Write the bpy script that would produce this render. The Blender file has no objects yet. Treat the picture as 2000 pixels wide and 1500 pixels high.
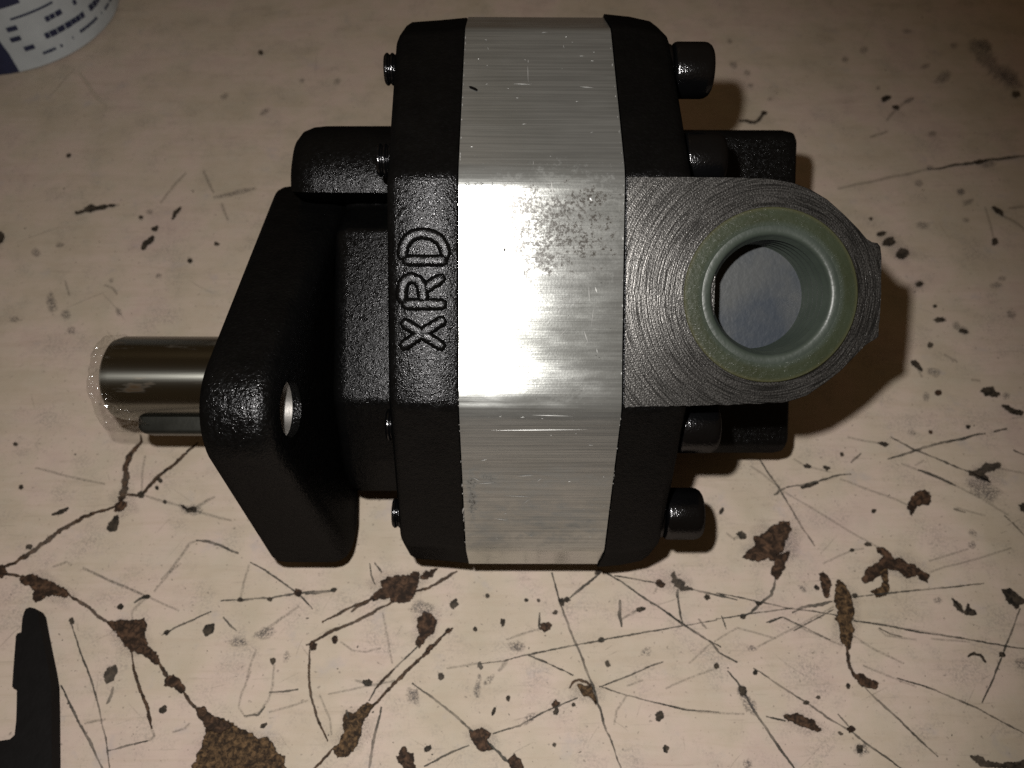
import bpy, bmesh, math, random
from mathutils import Vector, Matrix, noise as mnoise
random.seed(7)
C = bpy.context.scene.collection
sc = bpy.context.scene
R = math.radians

# ---------------------------------------------------------------- camera, light, exposure
S = 1 / 7650.0            # design unit of the pump drawing (about 0.13 mm) in metres
F = 1570.0                # focal length in those units for a 2000 wide picture
SL = R(35.5)              # slope of the pump's slanted facets: it lies on one of them
TAU = R(4.5)              # angle between the port face and the picture plane
TILT = R(0.3)             # the flange ear lifts the shaft end a little
H = 935.0 * S             # height of the port face centre above the bench
RX = Matrix.Rotation(SL, 4, 'X')

def W0(x, v, w):          # drawing units of the level pump -> world
    return RX @ (Vector((x, v, w)) * S) + Vector((0, 0, H))

cam_d = bpy.data.cameras.new('camera')
cam = bpy.data.objects.new('camera', cam_d); C.objects.link(cam); sc.camera = cam
CAMP = W0(0, -180 * math.cos(TAU) + F * math.sin(TAU), F * math.cos(TAU) + 180 * math.sin(TAU))
cam.location = CAMP
cam.rotation_euler = (SL - TAU, 0, 0)
cam_d.sensor_width = 36; cam_d.lens = F / 2000 * 36
cam_d.clip_start = 0.01; cam_d.clip_end = 20
cam_d.dof.use_dof = True
cam_d.dof.focus_distance = 1600 * S
cam_d.dof.aperture_fstop = 18
CR = Matrix.Rotation(SL - TAU, 3, 'X')

world = bpy.data.worlds.new('World'); sc.world = world; world.use_nodes = True
bg = world.node_tree.nodes['Background']
bg.inputs[0].default_value = (1.0, 0.66, 0.35, 1); bg.inputs[1].default_value = 0.050

fl_d = bpy.data.lights.new('flash', 'SPOT'); fl_d.energy = 3.35
fl_d.color = (1.0, 0.97, 0.92); fl_d.shadow_soft_size = 0.0032
fl_d.spot_size = R(103); fl_d.spot_blend = 0.60
flash = bpy.data.objects.new('flash', fl_d); C.objects.link(flash)
flash.location = CAMP + CR @ Vector((-0.0185, 0.0250, 0.0))
aim = CR @ Vector((-0.10, -0.17, -1.0))
flash.rotation_euler = aim.to_track_quat('-Z', 'Y').to_euler()

rm_d = bpy.data.lights.new('room_light', 'AREA'); rm_d.shape = 'RECTANGLE'
rm_d.size = 1.2; rm_d.size_y = 0.5; rm_d.energy = 0.15; rm_d.color = (1.0, 0.72, 0.42)
room = bpy.data.objects.new('room_light', rm_d); C.objects.link(room)
room.location = (-0.5, 1.1, 1.5)
room.rotation_euler = (Vector((0, 0.05, 0)) - Vector(room.location)).to_track_quat('-Z', 'Y').to_euler()

sc.view_settings.view_transform = 'Standard'; sc.view_settings.look = 'None'
sc.view_settings.gamma = 1; sc.view_settings.exposure = 0
try: sc.cycles.use_denoising = False
except Exception: pass
sc.cycles.max_bounces = 8; sc.cycles.transparent_max_bounces = 24
sc.cycles.caustics_reflective = False; sc.cycles.caustics_refractive = False

def ray(px, py):
    return CR @ Vector(((px - 1000) / F, (750 - py) / F, -1.0))
def on_bench(px, py, z=0.0):
    d = ray(px, py); t = (z - CAMP.z) / d.z
    return CAMP + d * t
def on_face(px, py, w0=0.0):      # picture point of the level port plane -> drawing units
    cx, cy = (px - 1000) / F, (750 - py) / F
    c, s = math.cos(TAU), math.sin(TAU)
    # Y = 180 + v c - w s = cy Z ; Z = F - v s - w c
    v = (cy * (F - w0 * c) - 180 + w0 * s) / (c + cy * s)
    Z = F - v * s - w0 * c
    return cx * Z, v

# ---------------------------------------------------------------- materials
class NT:
    def __init__(self, name):
        self.m = bpy.data.materials.new(name); self.m.use_nodes = True
        self.t = self.m.node_tree; self.b = self.t.nodes['Principled BSDF']
        self.out = self.t.nodes['Material Output']
    def n(self, typ, **kw):
        o = self.t.nodes.new(typ)
        for k, v in kw.items(): setattr(o, k, v)
        return o
    def l(self, a, b): self.t.links.new(a, b)
    def set(self, **kw):
        for k, v in kw.items():
            i = self.b.inputs[k.replace('_', ' ')]
            if hasattr(v, 'node'): self.l(v, i)
            else: i.default_value = v
    def coord(self, scale=(1, 1, 1), loc=(0, 0, 0), rot=(0, 0, 0)):
        tc = self.n('ShaderNodeTexCoord'); mp = self.n('ShaderNodeMapping')
        mp.inputs['Scale'].default_value = scale; mp.inputs['Location'].default_value = loc
        mp.inputs['Rotation'].default_value = rot
        self.l(tc.outputs['Object'], mp.inputs['Vector']); return mp.outputs[0]
    def noise(self, vec, scale, detail=3, rough=0.55, dist=0.0):
        o = self.n('ShaderNodeTexNoise'); o.inputs['Scale'].default_value = scale
        o.inputs['Detail'].default_value = detail; o.inputs['Roughness'].default_value = rough
        o.inputs['Distortion'].default_value = dist
        self.l(vec, o.inputs['Vector']); return o.outputs['Fac']
    def ramp(self, fac, stops):
        o = self.n('ShaderNodeValToRGB'); e = o.color_ramp.elements
        while len(e) < len(stops): e.new(0.5)
        for k, (p, c) in enumerate(stops):
            e[k].position = p
            e[k].color = c if len(c) == 4 else (*c, 1)
        self.l(fac, o.inputs[0]); return o.outputs[0]
    def math(self, op, a, b=None, clamp=False):
        o = self.n('ShaderNodeMath', operation=op); o.use_clamp = clamp
        for k, x in enumerate((a, b)):
            if x is None: continue
            if hasattr(x, 'node'): self.l(x, o.inputs[k])
            else: o.inputs[k].default_value = x
        return o.outputs[0]
    def rng(self, v, a, b, c=0.0, d=1.0):
        o = self.n('ShaderNodeMapRange'); o.interpolation_type = 'SMOOTHSTEP'
        self.l(v, o.inputs[0])
        for k, x in enumerate((a, b, c, d)): o.inputs[k + 1].default_value = x
        return o.outputs[0]
    def mix(self, fac, a, b, typ='MIX'):
        o = self.n('ShaderNodeMix', data_type='RGBA', blend_type=typ)
        for k, x in ((0, fac), (6, a), (7, b)):
            if hasattr(x, 'node'): self.l(x, o.inputs[k])
            else: o.inputs[k].default_value = x if k == 0 else (*x, 1)
        return o.outputs[2]
    def oily(self, gloss):
        b = self.b; df = self.n('ShaderNodeBsdfDiffuse'); gl = self.n('ShaderNodeBsdfGlossy'); ad = self.n('ShaderNodeAddShader')
        for src, dst in (('Base Color', df.inputs['Color']), ('Normal', df.inputs['Normal']), ('Normal', gl.inputs['Normal']), ('Roughness', gl.inputs['Roughness'])):
            i = b.inputs[src]
            if i.is_linked: self.l(i.links[0].from_socket, dst)
            elif src != 'Normal': dst.default_value = i.default_value
        gl.inputs['Color'].default_value = (gloss, gloss, gloss * 1.04, 1)
        self.l(df.outputs[0], ad.inputs[0]); self.l(gl.outputs[0], ad.inputs[1]); self.l(ad.outputs[0], self.out.inputs[0])
    def bump(self, h, dist, strength=1.0, normal=None):
        o = self.n('ShaderNodeBump'); o.inputs['Distance'].default_value = dist
        o.inputs['Strength'].default_value = strength
        self.l(h, o.inputs['Height'])
        if normal is not None: self.l(normal, o.inputs['Normal'])
        return o.outputs[0]

def mat_cast(name, grain=1500.0, amp=0.00022, rough=0.30, col=0.010):
    m = NT(name); v = m.coord()
    n1 = m.noise(v, grain, 2, 0.6, 0.3); n2 = m.noise(v, grain * 0.28, 2, 0.5)
    h = m.math('ADD', n1, m.math('MULTIPLY', n2, 0.9))
    spk = m.noise(v, 900, 2)
    m.set(Base_Color=m.ramp(m.noise(v, 130, 3), [(0.3, (col, col, col * 1.05)), (0.75, (col * 1.7, col * 1.65, col * 1.6))]),
          Roughness=m.rng(spk, 0.35, 0.65, rough - 0.06, rough + 0.12), Normal=m.bump(h, amp))
    m.oily(0.021)
    return m.m

def mat_alu():
    m = NT('brushed_aluminium')
    br = m.coord((22, 2600, 2600)); n1 = m.noise(br, 1.0, 3, 0.6)
    br2 = m.coord((60, 700, 700)); n2 = m.noise(br2, 1.0, 2, 0.5)
    fine = m.noise(m.coord(), 1700, 2)
    h = m.math('ADD', m.math('MULTIPLY', n1, 1.0), m.math('ADD', m.math('MULTIPLY', n2, 0.8), m.math('MULTIPLY', fine, 0.28)))
    sep = m.n('ShaderNodeSeparateXYZ'); m.l(m.coord((1 / S, 1 / S, 1 / S)), sep.inputs[0])
    X, V, Wd = sep.outputs
    # oily dirt smudges, most on the port-side facet; soft lower-slant ones also paint in shade
    gr = m.rng(m.noise(m.coord(), 1000, 6, 0.8), 0.38, 0.60)
    gr2 = m.rng(m.noise(m.coord((90, 300, 300)), 1.0, 5, 0.65), 0.30, 0.66)
    def spot(px, py, rx, ry, top, soft=False, w0=0.0):
        cx_, cv_ = on_face(px, py, w0)
        q = m.n('ShaderNodeVectorMath', operation='LENGTH')
        cmb = m.n('ShaderNodeCombineXYZ')
        m.l(m.math('DIVIDE', m.math('SUBTRACT', X, cx_), rx), cmb.inputs[0]); m.l(m.math('DIVIDE', m.math('SUBTRACT', V, cv_), ry), cmb.inputs[1])
        m.l(cmb.outputs[0], q.inputs[0])
        wob = m.math('ADD', q.outputs['Value'], m.math('MULTIPLY', m.math('SUBTRACT', m.noise(m.coord(), 300, 5, 0.7), 0.5), 2.6))
        f = m.rng(wob, 1.25, 0.0, 0.0, top)
        front = m.rng(Wd, -60, -20) if w0 > -100 else m.rng(V, -330, -380)
        return m.math('MULTIPLY', m.math('MULTIPLY', f, front), gr2 if soft else gr)
    d1 = None
    for a_ in ((1075, 450, 190, 120, 0.85), (1010, 400, 62, 40, 0.95), (950, 420, 34, 26, 0.8), (1150, 388, 70, 36, 0.9), (1060, 505, 78, 40, 0.9), (1120, 440, 60, 40, 0.7), (1040, 470, 100, 70, 0.5), (985, 560, 60, 26, 0.35), (1120, 560, 40, 20, 0.4), (1100, 775, 40, 22, 0.5),
               (1090, 1015, 170, 75, 0.42, True, -190), (960, 1040, 60, 110, 0.32, True, -210), (1050, 930, 260, 90, 0.25, True, -160), (1000, 610, 130, 60, 0.30, True), (960, 690, 80, 60, 0.3, True), (925, 960, 14, 120, 0.6, False, -170), (960, 930, 40, 24, 0.5, False, -150)):
        q_ = spot(*a_); d1 = q_ if d1 is None else m.math('MAXIMUM', d1, q_)
    d2 = m.math('MULTIPLY', m.rng(m.noise(m.coord(), 1900, 3, 0.75), 0.60, 0.72), m.rng(Wd, -40, -5, 0.15, 1.0))
    grey = m.math('MULTIPLY', m.rng(m.noise(m.coord(), 38, 3, 0.5), 0.42, 0.7), 0.5)
    dirt_shade = m.math('MAXIMUM', m.math('MULTIPLY', d1, 1.7), m.math('MULTIPLY', d2, 0.85), True)
    base = m.mix(grey, (0.43, 0.44, 0.43), (0.33, 0.34, 0.32))
    streak = m.rng(m.noise(m.coord((25, 1500, 1500)), 1.0, 3, 0.6), 0.35, 0.7, 0.80, 1.08)
    base = m.mix(1.0, base, m.ramp(streak, [(0, (0.0, 0.0, 0.0)), (1, (1, 1, 1))]), 'MULTIPLY')
    base = m.mix(dirt_shade, base, (0.035, 0.031, 0.026))
    tg = m.n('ShaderNodeTangent', direction_type='RADIAL', axis='X')
    m.set(Base_Color=base, Metallic=m.rng(dirt_shade, 0, 1, 0.83, 0.1), Anisotropic=0.6, Tangent=tg.outputs[0],
          Roughness=m.math('ADD', m.math('MULTIPLY', m.rng(m.noise(m.coord((60, 200, 200)), 1.0, 4, 0.65), 0.42, 0.7), 0.06), m.math('ADD', m.math('MULTIPLY', dirt_shade, 0.08), 0.185)), Normal=m.bump(h, 0.000035, 0.9))
    return m.m

def mat_face(cx, cv):
    m = NT('turned_iron')
    mp = m.coord((1, 1, 0), (-cx * S, -cv * S, 0))
    ln = m.n('ShaderNodeVectorMath', operation='LENGTH'); m.l(mp, ln.inputs[0]); r = ln.outputs['Value']
    sp_ = m.n('ShaderNodeSeparateXYZ'); m.l(mp, sp_.inputs[0])
    th = m.math('ARCTAN2', sp_.outputs[1], sp_.outputs[0]); wob = m.math('MULTIPLY', m.noise(mp, 45, 2), 0.0007)
    def rings(fr, fa):
        cb = m.n('ShaderNodeCombineXYZ'); m.l(m.math('MULTIPLY', m.math('ADD', r, wob), fr), cb.inputs[0]); m.l(m.math('MULTIPLY', th, fa), cb.inputs[1])
        o = m.n('ShaderNodeTexNoise'); o.inputs['Scale'].default_value = 1.0; o.inputs['Detail'].default_value = 3; o.inputs['Roughness'].default_value = 0.6
        m.l(cb.outputs[0], o.inputs['Vector']); return o
    n1 = rings(2700, 2.2); n2 = rings(640, 1.0)
    fine = m.noise(m.coord(), 2400, 2)
    h = m.math('ADD', m.math('MULTIPLY', n1.outputs['Fac'], 1.0), m.math('ADD', m.math('MULTIPLY', n2.outputs['Fac'], 0.75), m.math('MULTIPLY', fine, 0.9)))
    dk = m.math('MULTIPLY', m.rng(n1.outputs['Fac'], 0.35, 0.6), m.rng(fine, 0.3, 0.6))
    m.set(Base_Color=m.mix(dk, (0.024, 0.023, 0.022), (0.12, 0.116, 0.112)), Metallic=0.85, Roughness=0.31, Normal=m.bump(h, 0.00009, 1.0))
    return m.m

def mat_simple(name, col, rough=0.4, metal=0.0, bscale=None, bamp=0.0001, spec=0.5, var=0.15, vscale=200, gloss=0):
    m = NT(name); v = m.coord()
    n = m.noise(v, vscale, 3)
    lo = tuple(c * (1 - var) for c in col); hi = tuple(min(1, c * (1 + var)) for c in col)
    m.set(Base_Color=m.ramp(n, [(0.3, lo), (0.7, hi)]), Metallic=metal, Roughness=rough)
    m.b.inputs['Specular IOR Level'].default_value = spec
    if bscale: m.set(Normal=m.bump(m.noise(v, bscale, 3), bamp))
    if gloss: m.oily(gloss)
    return m.m

def mat_wax(name, c0, c1, rough, rim=False):
    """waxy, slightly translucent moulded plastic with rub marks"""
    m = NT(name); v = m.coord()
    base = m.ramp(m.noise(v, 60, 4, 0.6), [(0.38, c0), (0.62, c1)])
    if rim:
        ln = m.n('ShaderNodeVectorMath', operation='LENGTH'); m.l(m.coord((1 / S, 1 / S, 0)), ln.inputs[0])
        base = m.mix(m.rng(ln.outputs['Value'], 160, 169.5, 0, 0.40), base, (0.060, 0.054, 0.022))  # yellow outer edge: glow of light in the plastic, painted by radius
        base = m.mix(m.rng(ln.outputs['Value'], 146, 136, 0, 0.7), base, (0.026, 0.034, 0.027))
    rub = m.noise(m.coord((500, 2600, 800), rot=(0, 0, R(62))), 1.0, 3, 0.7)
    h = m.math('ADD', m.noise(v, 700, 2), m.math('MULTIPLY', m.rng(rub, 0.5, 0.75), 0.5 if rim else 0.0))
    m.set(Base_Color=base, Roughness=rough, Normal=m.bump(h, 0.00009))
    m.b.inputs['Subsurface Weight'].default_value = 0.0
    m.b.inputs['Subsurface Radius'].default_value = (0.6, 0.8, 0.4); m.b.inputs['Subsurface Scale'].default_value = 0.002
    return m.m

def mat_shaft():
    m = NT('ground_steel')
    n = m.noise(m.coord((60, 1500, 1500)), 1.0, 3)
    rust = m.rng(m.noise(m.coord((40, 160, 160)), 1.0, 4, 0.65), 0.58, 0.72)
    tg = m.n('ShaderNodeTangent', direction_type='RADIAL', axis='X')
    m.set(Base_Color=m.mix(rust, (0.26, 0.26, 0.235), (0.13, 0.09, 0.055)), Metallic=m.rng(rust, 0, 1, 1.0, 0.7), Anisotropic=0.93, Anisotropic_Rotation=0.25, Tangent=tg.outputs[0],
          Roughness=m.rng(rust, 0, 1, 0.29, 0.42), Normal=m.bump(n, 0.00001))
    return m.m

def mat_bench():
    m = NT('worn_painted_bench'); v = m.coord()
    g = m.coord((7, 75, 60), rot=(0, 0, R(-17)))
    grain = m.noise(g, 3.0, 5, 0.65, 1.2)
    mott = m.noise(v, 26, 4, 0.6); mott2 = m.noise(v, 90, 3, 0.6); fine = m.noise(v, 800, 3, 0.7)
    base = m.ramp(mott, [(0.34, (0.47, 0.395, 0.305)), (0.47, (0.525, 0.435, 0.35)), (0.56, (0.56, 0.45, 0.38)), (0.66, (0.53, 0.415, 0.36))])
    base = m.mix(m.rng(mott2, 0.42, 0.72, 0, 0.35), base, (0.48, 0.43, 0.345))
    base = m.mix(m.rng(grain, 0.42, 0.72, 0, 0.30), base, (0.42, 0.33, 0.245))
    sm = m.math('MULTIPLY', m.rng(m.noise(v, 55, 5, 0.72), 0.46, 0.70), m.rng(m.noise(v, 1100, 3, 0.75), 0.42, 0.60))
    base = m.mix(m.math('MULTIPLY', sm, 0.50), base, (0.20, 0.175, 0.16))
    sp = m.rng(m.noise(v, 620, 2, 0.5), 0.66, 0.74)
    base = m.mix(m.math('MULTIPLY', sp, 0.55), base, (0.15, 0.12, 0.10))
    blue = m.math('MULTIPLY', m.rng(m.noise(m.coord(loc=(3, 1, 0)), 70, 4, 0.65), 0.58, 0.74), 0.35)
    base = m.mix(blue, base, (0.36, 0.33, 0.34))
    hl = m.rng(m.noise(m.coord((60, 900, 900), rot=(0, 0, R(-24))), 1.0, 3, 0.6, 0.6), 0.62, 0.72)
    base = m.mix(m.math('MULTIPLY', hl, 0.30), base, (0.30, 0.25, 0.20))
    h = m.math('ADD', m.math('MULTIPLY', fine, 0.5), m.noise(v, 240, 3))
    m.set(Base_Color=base, Roughness=0.62, Normal=m.bump(h, 0.00012, 0.6))
    m.b.inputs['Specular IOR Level'].default_value = 0.3
    return m.m

def mat_mark(name, dark, light, scale, lo=0.35, hi=0.7, thr=(0.0, 0.0), bump=0.0, gain=1.0, ragged=1.5, streak=0.0):
    """a mark on the bench: the mesh attribute 'cover' says how worn the paint is, noise breaks the edge"""
    m = NT(name)
    v = m.n('ShaderNodeNewGeometry').outputs['Position']
    n = m.noise(v, scale, 5, 0.7, 0.5)
    at = m.n('ShaderNodeAttribute', attribute_name='cover').outputs['Fac']
    br = m.noise(v, 520, 6, 0.72, 0.3)
    if thr[1] > 0:
        a = m.math('MULTIPLY', at, m.rng(m.noise(v, 1500, 3, 0.7), thr[0], thr[1]))
    else:
        a = m.rng(m.math('ADD', at, m.math('MULTIPLY', m.math('SUBTRACT', br, 0.5), ragged)), 0.36, 0.66)
    if streak: a = m.math('MULTIPLY', a, m.rng(m.noise(v, 70, 3, 0.6), 0.34, 0.62, 1 - streak, 1.0))
    inner = m.math('MULTIPLY', m.rng(n, lo, hi), m.rng(at, 0.35, 0.85))
    m.set(Base_Color=m.mix(inner, dark, light), Roughness=0.75)
    m.b.inputs['Specular IOR Level'].default_value = 0.2
    if bump: m.set(Normal=m.bump(m.math('SUBTRACT', m.math('MULTIPLY', n, 0.5), a), bump))
    a = m.math('MULTIPLY', a, gain, True)
    tr = m.n('ShaderNodeBsdfTransparent'); mx = m.n('ShaderNodeMixShader')
    m.l(a, mx.inputs[0]); m.l(tr.outputs[0], mx.inputs[1]); m.l(m.b.outputs[0], mx.inputs[2])
    m.l(mx.outputs[0], m.out.inputs[0])
    return m.m

def mat_film():
    m = NT('clear_plastic_film')
    n = m.noise(m.coord(), 330, 2, 0.5, 0.8)
    nb = m.bump(n, 0.0026)
    gl = m.n('ShaderNodeBsdfGlossy'); gl.inputs['Roughness'].default_value = 0.11; gl.inputs['Color'].default_value = (0.9, 0.9, 0.9, 1)
    m.l(nb, gl.inputs['Normal'])
    tr = m.n('ShaderNodeBsdfTransparent'); tr.inputs['Color'].default_value = (0.975, 0.975, 0.97, 1)
    fr = m.n('ShaderNodeFresnel'); fr.inputs['IOR'].default_value = 1.45; m.l(nb, fr.inputs['Normal'])
    mx = m.n('ShaderNodeMixShader')
    m.l(m.math('ADD', m.math('MULTIPLY', fr.outputs[0], 0.16), 0.060, True), mx.inputs[0]); m.l(tr.outputs[0], mx.inputs[1]); m.l(gl.outputs[0], mx.inputs[2])
    m.l(mx.outputs[0], m.out.inputs[0])
    return m.m

M = dict(
    cast=mat_cast('black_cast_iron', 2300, 0.00017, 0.22, 0.0015),
    cast_coarse=mat_cast('black_cast_iron_coarse', 1300, 0.00032, 0.22, 0.0015),
    letter=mat_cast('black_cast_iron_letters', 2300, 0.00015, 0.22, 0.0015),
    alu=mat_alu(), shaft=mat_shaft(),
    screw=mat_simple('oiled_black_steel', (0.0016, 0.0016, 0.0018), 0.15, 0.0, 1500, 0.00012, gloss=0.048),
    bore=mat_simple('bare_machined_steel', (0.42, 0.40, 0.38), 0.45, 0.9, 1500, 0.00004),
    key=mat_simple('key_steel', (0.055, 0.056, 0.05), 0.42, 0.9, 900, 0.00003),
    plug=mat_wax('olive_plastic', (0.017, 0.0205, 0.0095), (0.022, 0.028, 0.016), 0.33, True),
    plug_in=mat_wax('grey_green_plastic', (0.023, 0.030, 0.024), (0.033, 0.041, 0.034), 0.42),
    plug_floor=mat_wax('blue_grey_plastic', (0.024, 0.030, 0.040), (0.048, 0.051, 0.053), 0.42),
    film=mat_film(), bench=mat_bench(),
    can=mat_simple('white_can_print', (0.40, 0.43, 0.45), 0.35, 0.0, 300, 0.0001, 0.5, 0.10, 60),
    ink=mat_simple('navy_can_print', (0.012, 0.017, 0.05), 0.35, 0.0, 300, 0.00005),
    tin=mat_simple('tin_rim', (0.45, 0.45, 0.44), 0.35, 0.9),
    tool=mat_simple('blackened_steel', (0.005, 0.0045, 0.0045), 0.5, 0.0, 400, 0.0001, gloss=0.02),
    chip=mat_mark('bare_brown_wood', (0.020, 0.012, 0.008), (0.115, 0.064, 0.038), 420, 0.40, 0.72, bump=0.0004),
    chip_tan=mat_mark('bare_tan_wood', (0.020, 0.012, 0.007), (0.18, 0.108, 0.052), 620, 0.38, 0.74, bump=0.0004),
    scratch=mat_mark('dirty_scratch', (0.026, 0.026, 0.023), (0.12, 0.11, 0.092), 300, gain=0.80, ragged=1.5, streak=0.6),
    scratch_brown=mat_mark('brown_scratch', (0.020, 0.013, 0.009), (0.11, 0.066, 0.04), 400, ragged=1.7, streak=0.35),
    hair=mat_mark('hairline_scratch', (0.06, 0.058, 0.05), (0.17, 0.155, 0.13), 300, thr=(0.22, 0.75), gain=0.55),
    spot=mat_mark('dark_spot', (0.014, 0.012, 0.010), (0.075, 0.058, 0.042), 500, ragged=1.6, streak=0.3),
    smear=mat_mark('grey_smear', (0.08, 0.072, 0.075), (0.17, 0.155, 0.15), 200, thr=(0.36, 0.66), gain=0.7),
    halo=mat_mark('grime_halo', (0.22, 0.19, 0.185), (0.33, 0.29, 0.27), 120, thr=(0.30, 0.75), gain=0.40),
    pale=mat_mark('pale_scratch', (0.55, 0.47, 0.38), (0.62, 0.55, 0.46), 200, thr=(0.2, 0.6), gain=0.8),
)

# ---------------------------------------------------------------- mesh helpers
def empty(name, label, cat, loc, group=None):
    o = bpy.data.objects.new(name, None); C.objects.link(o); o.location = loc
    o.empty_display_size = 0.02
    o['label'] = label; o['category'] = cat
    if group: o['group'] = group
    return o
def obj(name, me, mat, parent=None):
    o = bpy.data.objects.new(name, me); C.objects.link(o)
    if mat is not None and not me.materials: me.materials.append(mat)
    if parent is not None: o.parent = parent
    return o
def mesh(name, verts, faces, smooth=40, scale=S):
    me = bpy.data.meshes.new(name)
    me.from_pydata([tuple(Vector(v) * scale) for v in verts], [], faces)
    bm = bmesh.new(); bm.from_mesh(me)
    bmesh.ops.recalc_face_normals(bm, faces=bm.faces); bm.to_mesh(me); bm.free()
    if smooth:
        me.shade_smooth(); me.set_sharp_from_angle(angle=R(smooth))
    me.update(); return me
def rounded(corners, seg=5, inset=0.0):
    """corners: (a, b, radius) of a convex or concave polygon, counter-clockwise -> points"""
    n = len(corners); P = [Vector(c[:2]) for c in corners]
    if inset:
        Q = []
        for i in range(n):
            d1 = (P[i] - P[i - 1]).normalized(); d2 = (P[(i + 1) % n] - P[i]).normalized()
            n1 = Vector((-d1.y, d1.x)); n2 = Vector((-d2.y, d2.x))
            k = inset / max(0.2, 1 + n1.dot(n2)); Q.append(P[i] + (n1 + n2) * k)
        P = Q
    out = []
    for i in range(n):
        r = corners[i][2]; p = P[i]
        d1 = (P[i - 1] - p).normalized(); d2 = (P[(i + 1) % n] - p).normalized()
        ang = d1.angle(d2)
        if r <= 0: out.append(p.copy()); continue
        t = min(r / math.tan(ang / 2), 0.45 * min((P[i - 1] - p).length, (P[(i + 1) % n] - p).length))
        rr = t * math.tan(ang / 2)
        c = p + (d1 + d2).normalized() * (rr / math.sin(ang / 2))
        a = p + d1 * t - c; b = p + d2 * t - c
        a0 = math.atan2(a.y, a.x); da = math.atan2(b.y, b.x) - a0
        while da > math.pi: da -= 2 * math.pi
        while da < -math.pi: da += 2 * math.pi
        for k in range(seg + 1):
            th = a0 + da * k / seg
            out.append(c + Vector((math.cos(th), math.sin(th))) * rr)
    return out
def loft(sections, cap=True):
    """sections: equally long lists of 3-D points"""
    n = len(sections[0]); V = [p for s in sections for p in s]; Fc = []
    for k in range(len(sections) - 1):
        for i in range(n):
            j = (i + 1) % n
            Fc.append((k * n + i, k * n + j, (k + 1) * n + j, (k + 1) * n + i))
    if cap:
        Fc.append(tuple(range(n))); Fc.append(tuple((len(sections) - 1) * n + i for i in range(n)))
    return V, Fc
def prism_x(pts, secs, bulge=13):
    """pts fn(inset)->[(v,w)], secs (x, inset, vshrink)"""
    out = []
    for x, ins, sh in secs:
        out.append([Vector((x - (bulge * min(1, max(0, abs(p.x) - 235) / 120) if x < -180 else 0), p.x * (1 - sh / 668.0), p.y)) for p in pts(ins)])
    return loft(out)
def lathe_x(prof, v0, w0, seg=40, cap=True):
    secs = []
    for x, r in prof:
        secs.append([Vector((x, v0 + r * math.cos(2 * math.pi * k / seg), w0 + r * math.sin(2 * math.pi * k / seg))) for k in range(seg)])
    return loft(secs, cap)
def lathe_w(prof, x0, v0, seg=72, cap=False):
    secs = []
    for r, w in prof:
        secs.append([Vector((x0 + r * math.cos(2 * math.pi * k / seg), v0 + r * math.sin(2 * math.pi * k / seg), w)) for k in range(seg)])
    return loft(secs, cap)
def cut(o, me_cut):
    bpy.context.view_layer.update()
    c = bpy.data.objects.new('cutter', me_cut); C.objects.link(c); c.matrix_world = o.matrix_world.copy()
    md = o.modifiers.new('cut', 'BOOLEAN'); md.operation = 'DIFFERENCE'; md.object = c; md.solver = 'EXACT'
    bpy.context.view_layer.update()
    me = bpy.data.meshes.new_from_object(o.evaluated_get(bpy.context.evaluated_depsgraph_get()))
    o.modifiers.clear(); old = o.data; me.name = old.name; o.data = me
    bpy.data.objects.remove(c); me.shade_smooth(); me.set_sharp_from_angle(angle=R(35))
    return o
def bevel(o, width, seg=3, angle=40):
    md = o.modifiers.new('bevel', 'BEVEL'); md.width = width * S; md.segments = seg
    md.limit_method = 'ANGLE'; md.angle_limit = R(angle); md.harden_normals = False
    bpy.context.view_layer.update()
    me = bpy.data.meshes.new_from_object(o.evaluated_get(bpy.context.evaluated_depsgraph_get()))
    o.modifiers.clear(); o.data = me
    me.shade_smooth(); me.set_sharp_from_angle(angle=R(50))
    return o

# ---------------------------------------------------------------- the bench
V, Fc = [], []
bm_pts = [(-2.2, -1.0), (2.2, -1.0), (2.2, 3.0), (-2.2, 3.0)]
for z in (-0.03, 0.0):
    for x, y in bm_pts: V.append((x, y, z))
Fc = [(0, 1, 2, 3), (4, 5, 6, 7)] + [(i, (i + 1) % 4, 4 + (i + 1) % 4, 4 + i) for i in range(4)]
bench = obj('bench_top', mesh('bench_top', V, Fc, 0, 1.0), M['bench'])
bench['kind'] = 'structure'; bench['label'] = 'scratched pale painted workbench top under the pump'

# ---------------------------------------------------------------- the pump
PIV = Vector((59, 0, 0)) * S
MP = Matrix.Translation((0, 0, H)) @ Matrix.Translation(RX @ PIV) @ Matrix.Rotation(TILT, 4, 'Y') @ Matrix.Translation(-(RX @ PIV)) @ RX
BASE = Vector((60, -420, -850)) * S         # the foot of the pump, on the bench
pump = empty('gear_pump', 'black and silver hydraulic gear pump with XRD on its front cover, lying on the bench', 'gear pump', (0, 0, 0))
base_w = MP @ BASE
pump.matrix_world = Matrix.Translation(base_w) @ MP.to_3x3().to_4x4()
def part(name, me, mat, parent=None):
    o = obj(name, me, mat, pump if parent is None else parent)
    if parent is None: o.location = -BASE
    return o

T = 978.0
def oct_corners(grow=0.0):
    k = math.tan(SL)
    q = [(227, 0, 45), (588, -361 * k, 70), (668, -407, 70)]
    up = [(v, w, r) for v, w, r in q]
    lo = [(v, -T - w, r) for v, w, r in reversed(q)]
    right = up + lo
    left = [(-v, w, r) for v, w, r in reversed(right)]
    return list(reversed(right + left))        # counter-clockwise in (v, w)
OC = oct_corners()
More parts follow.
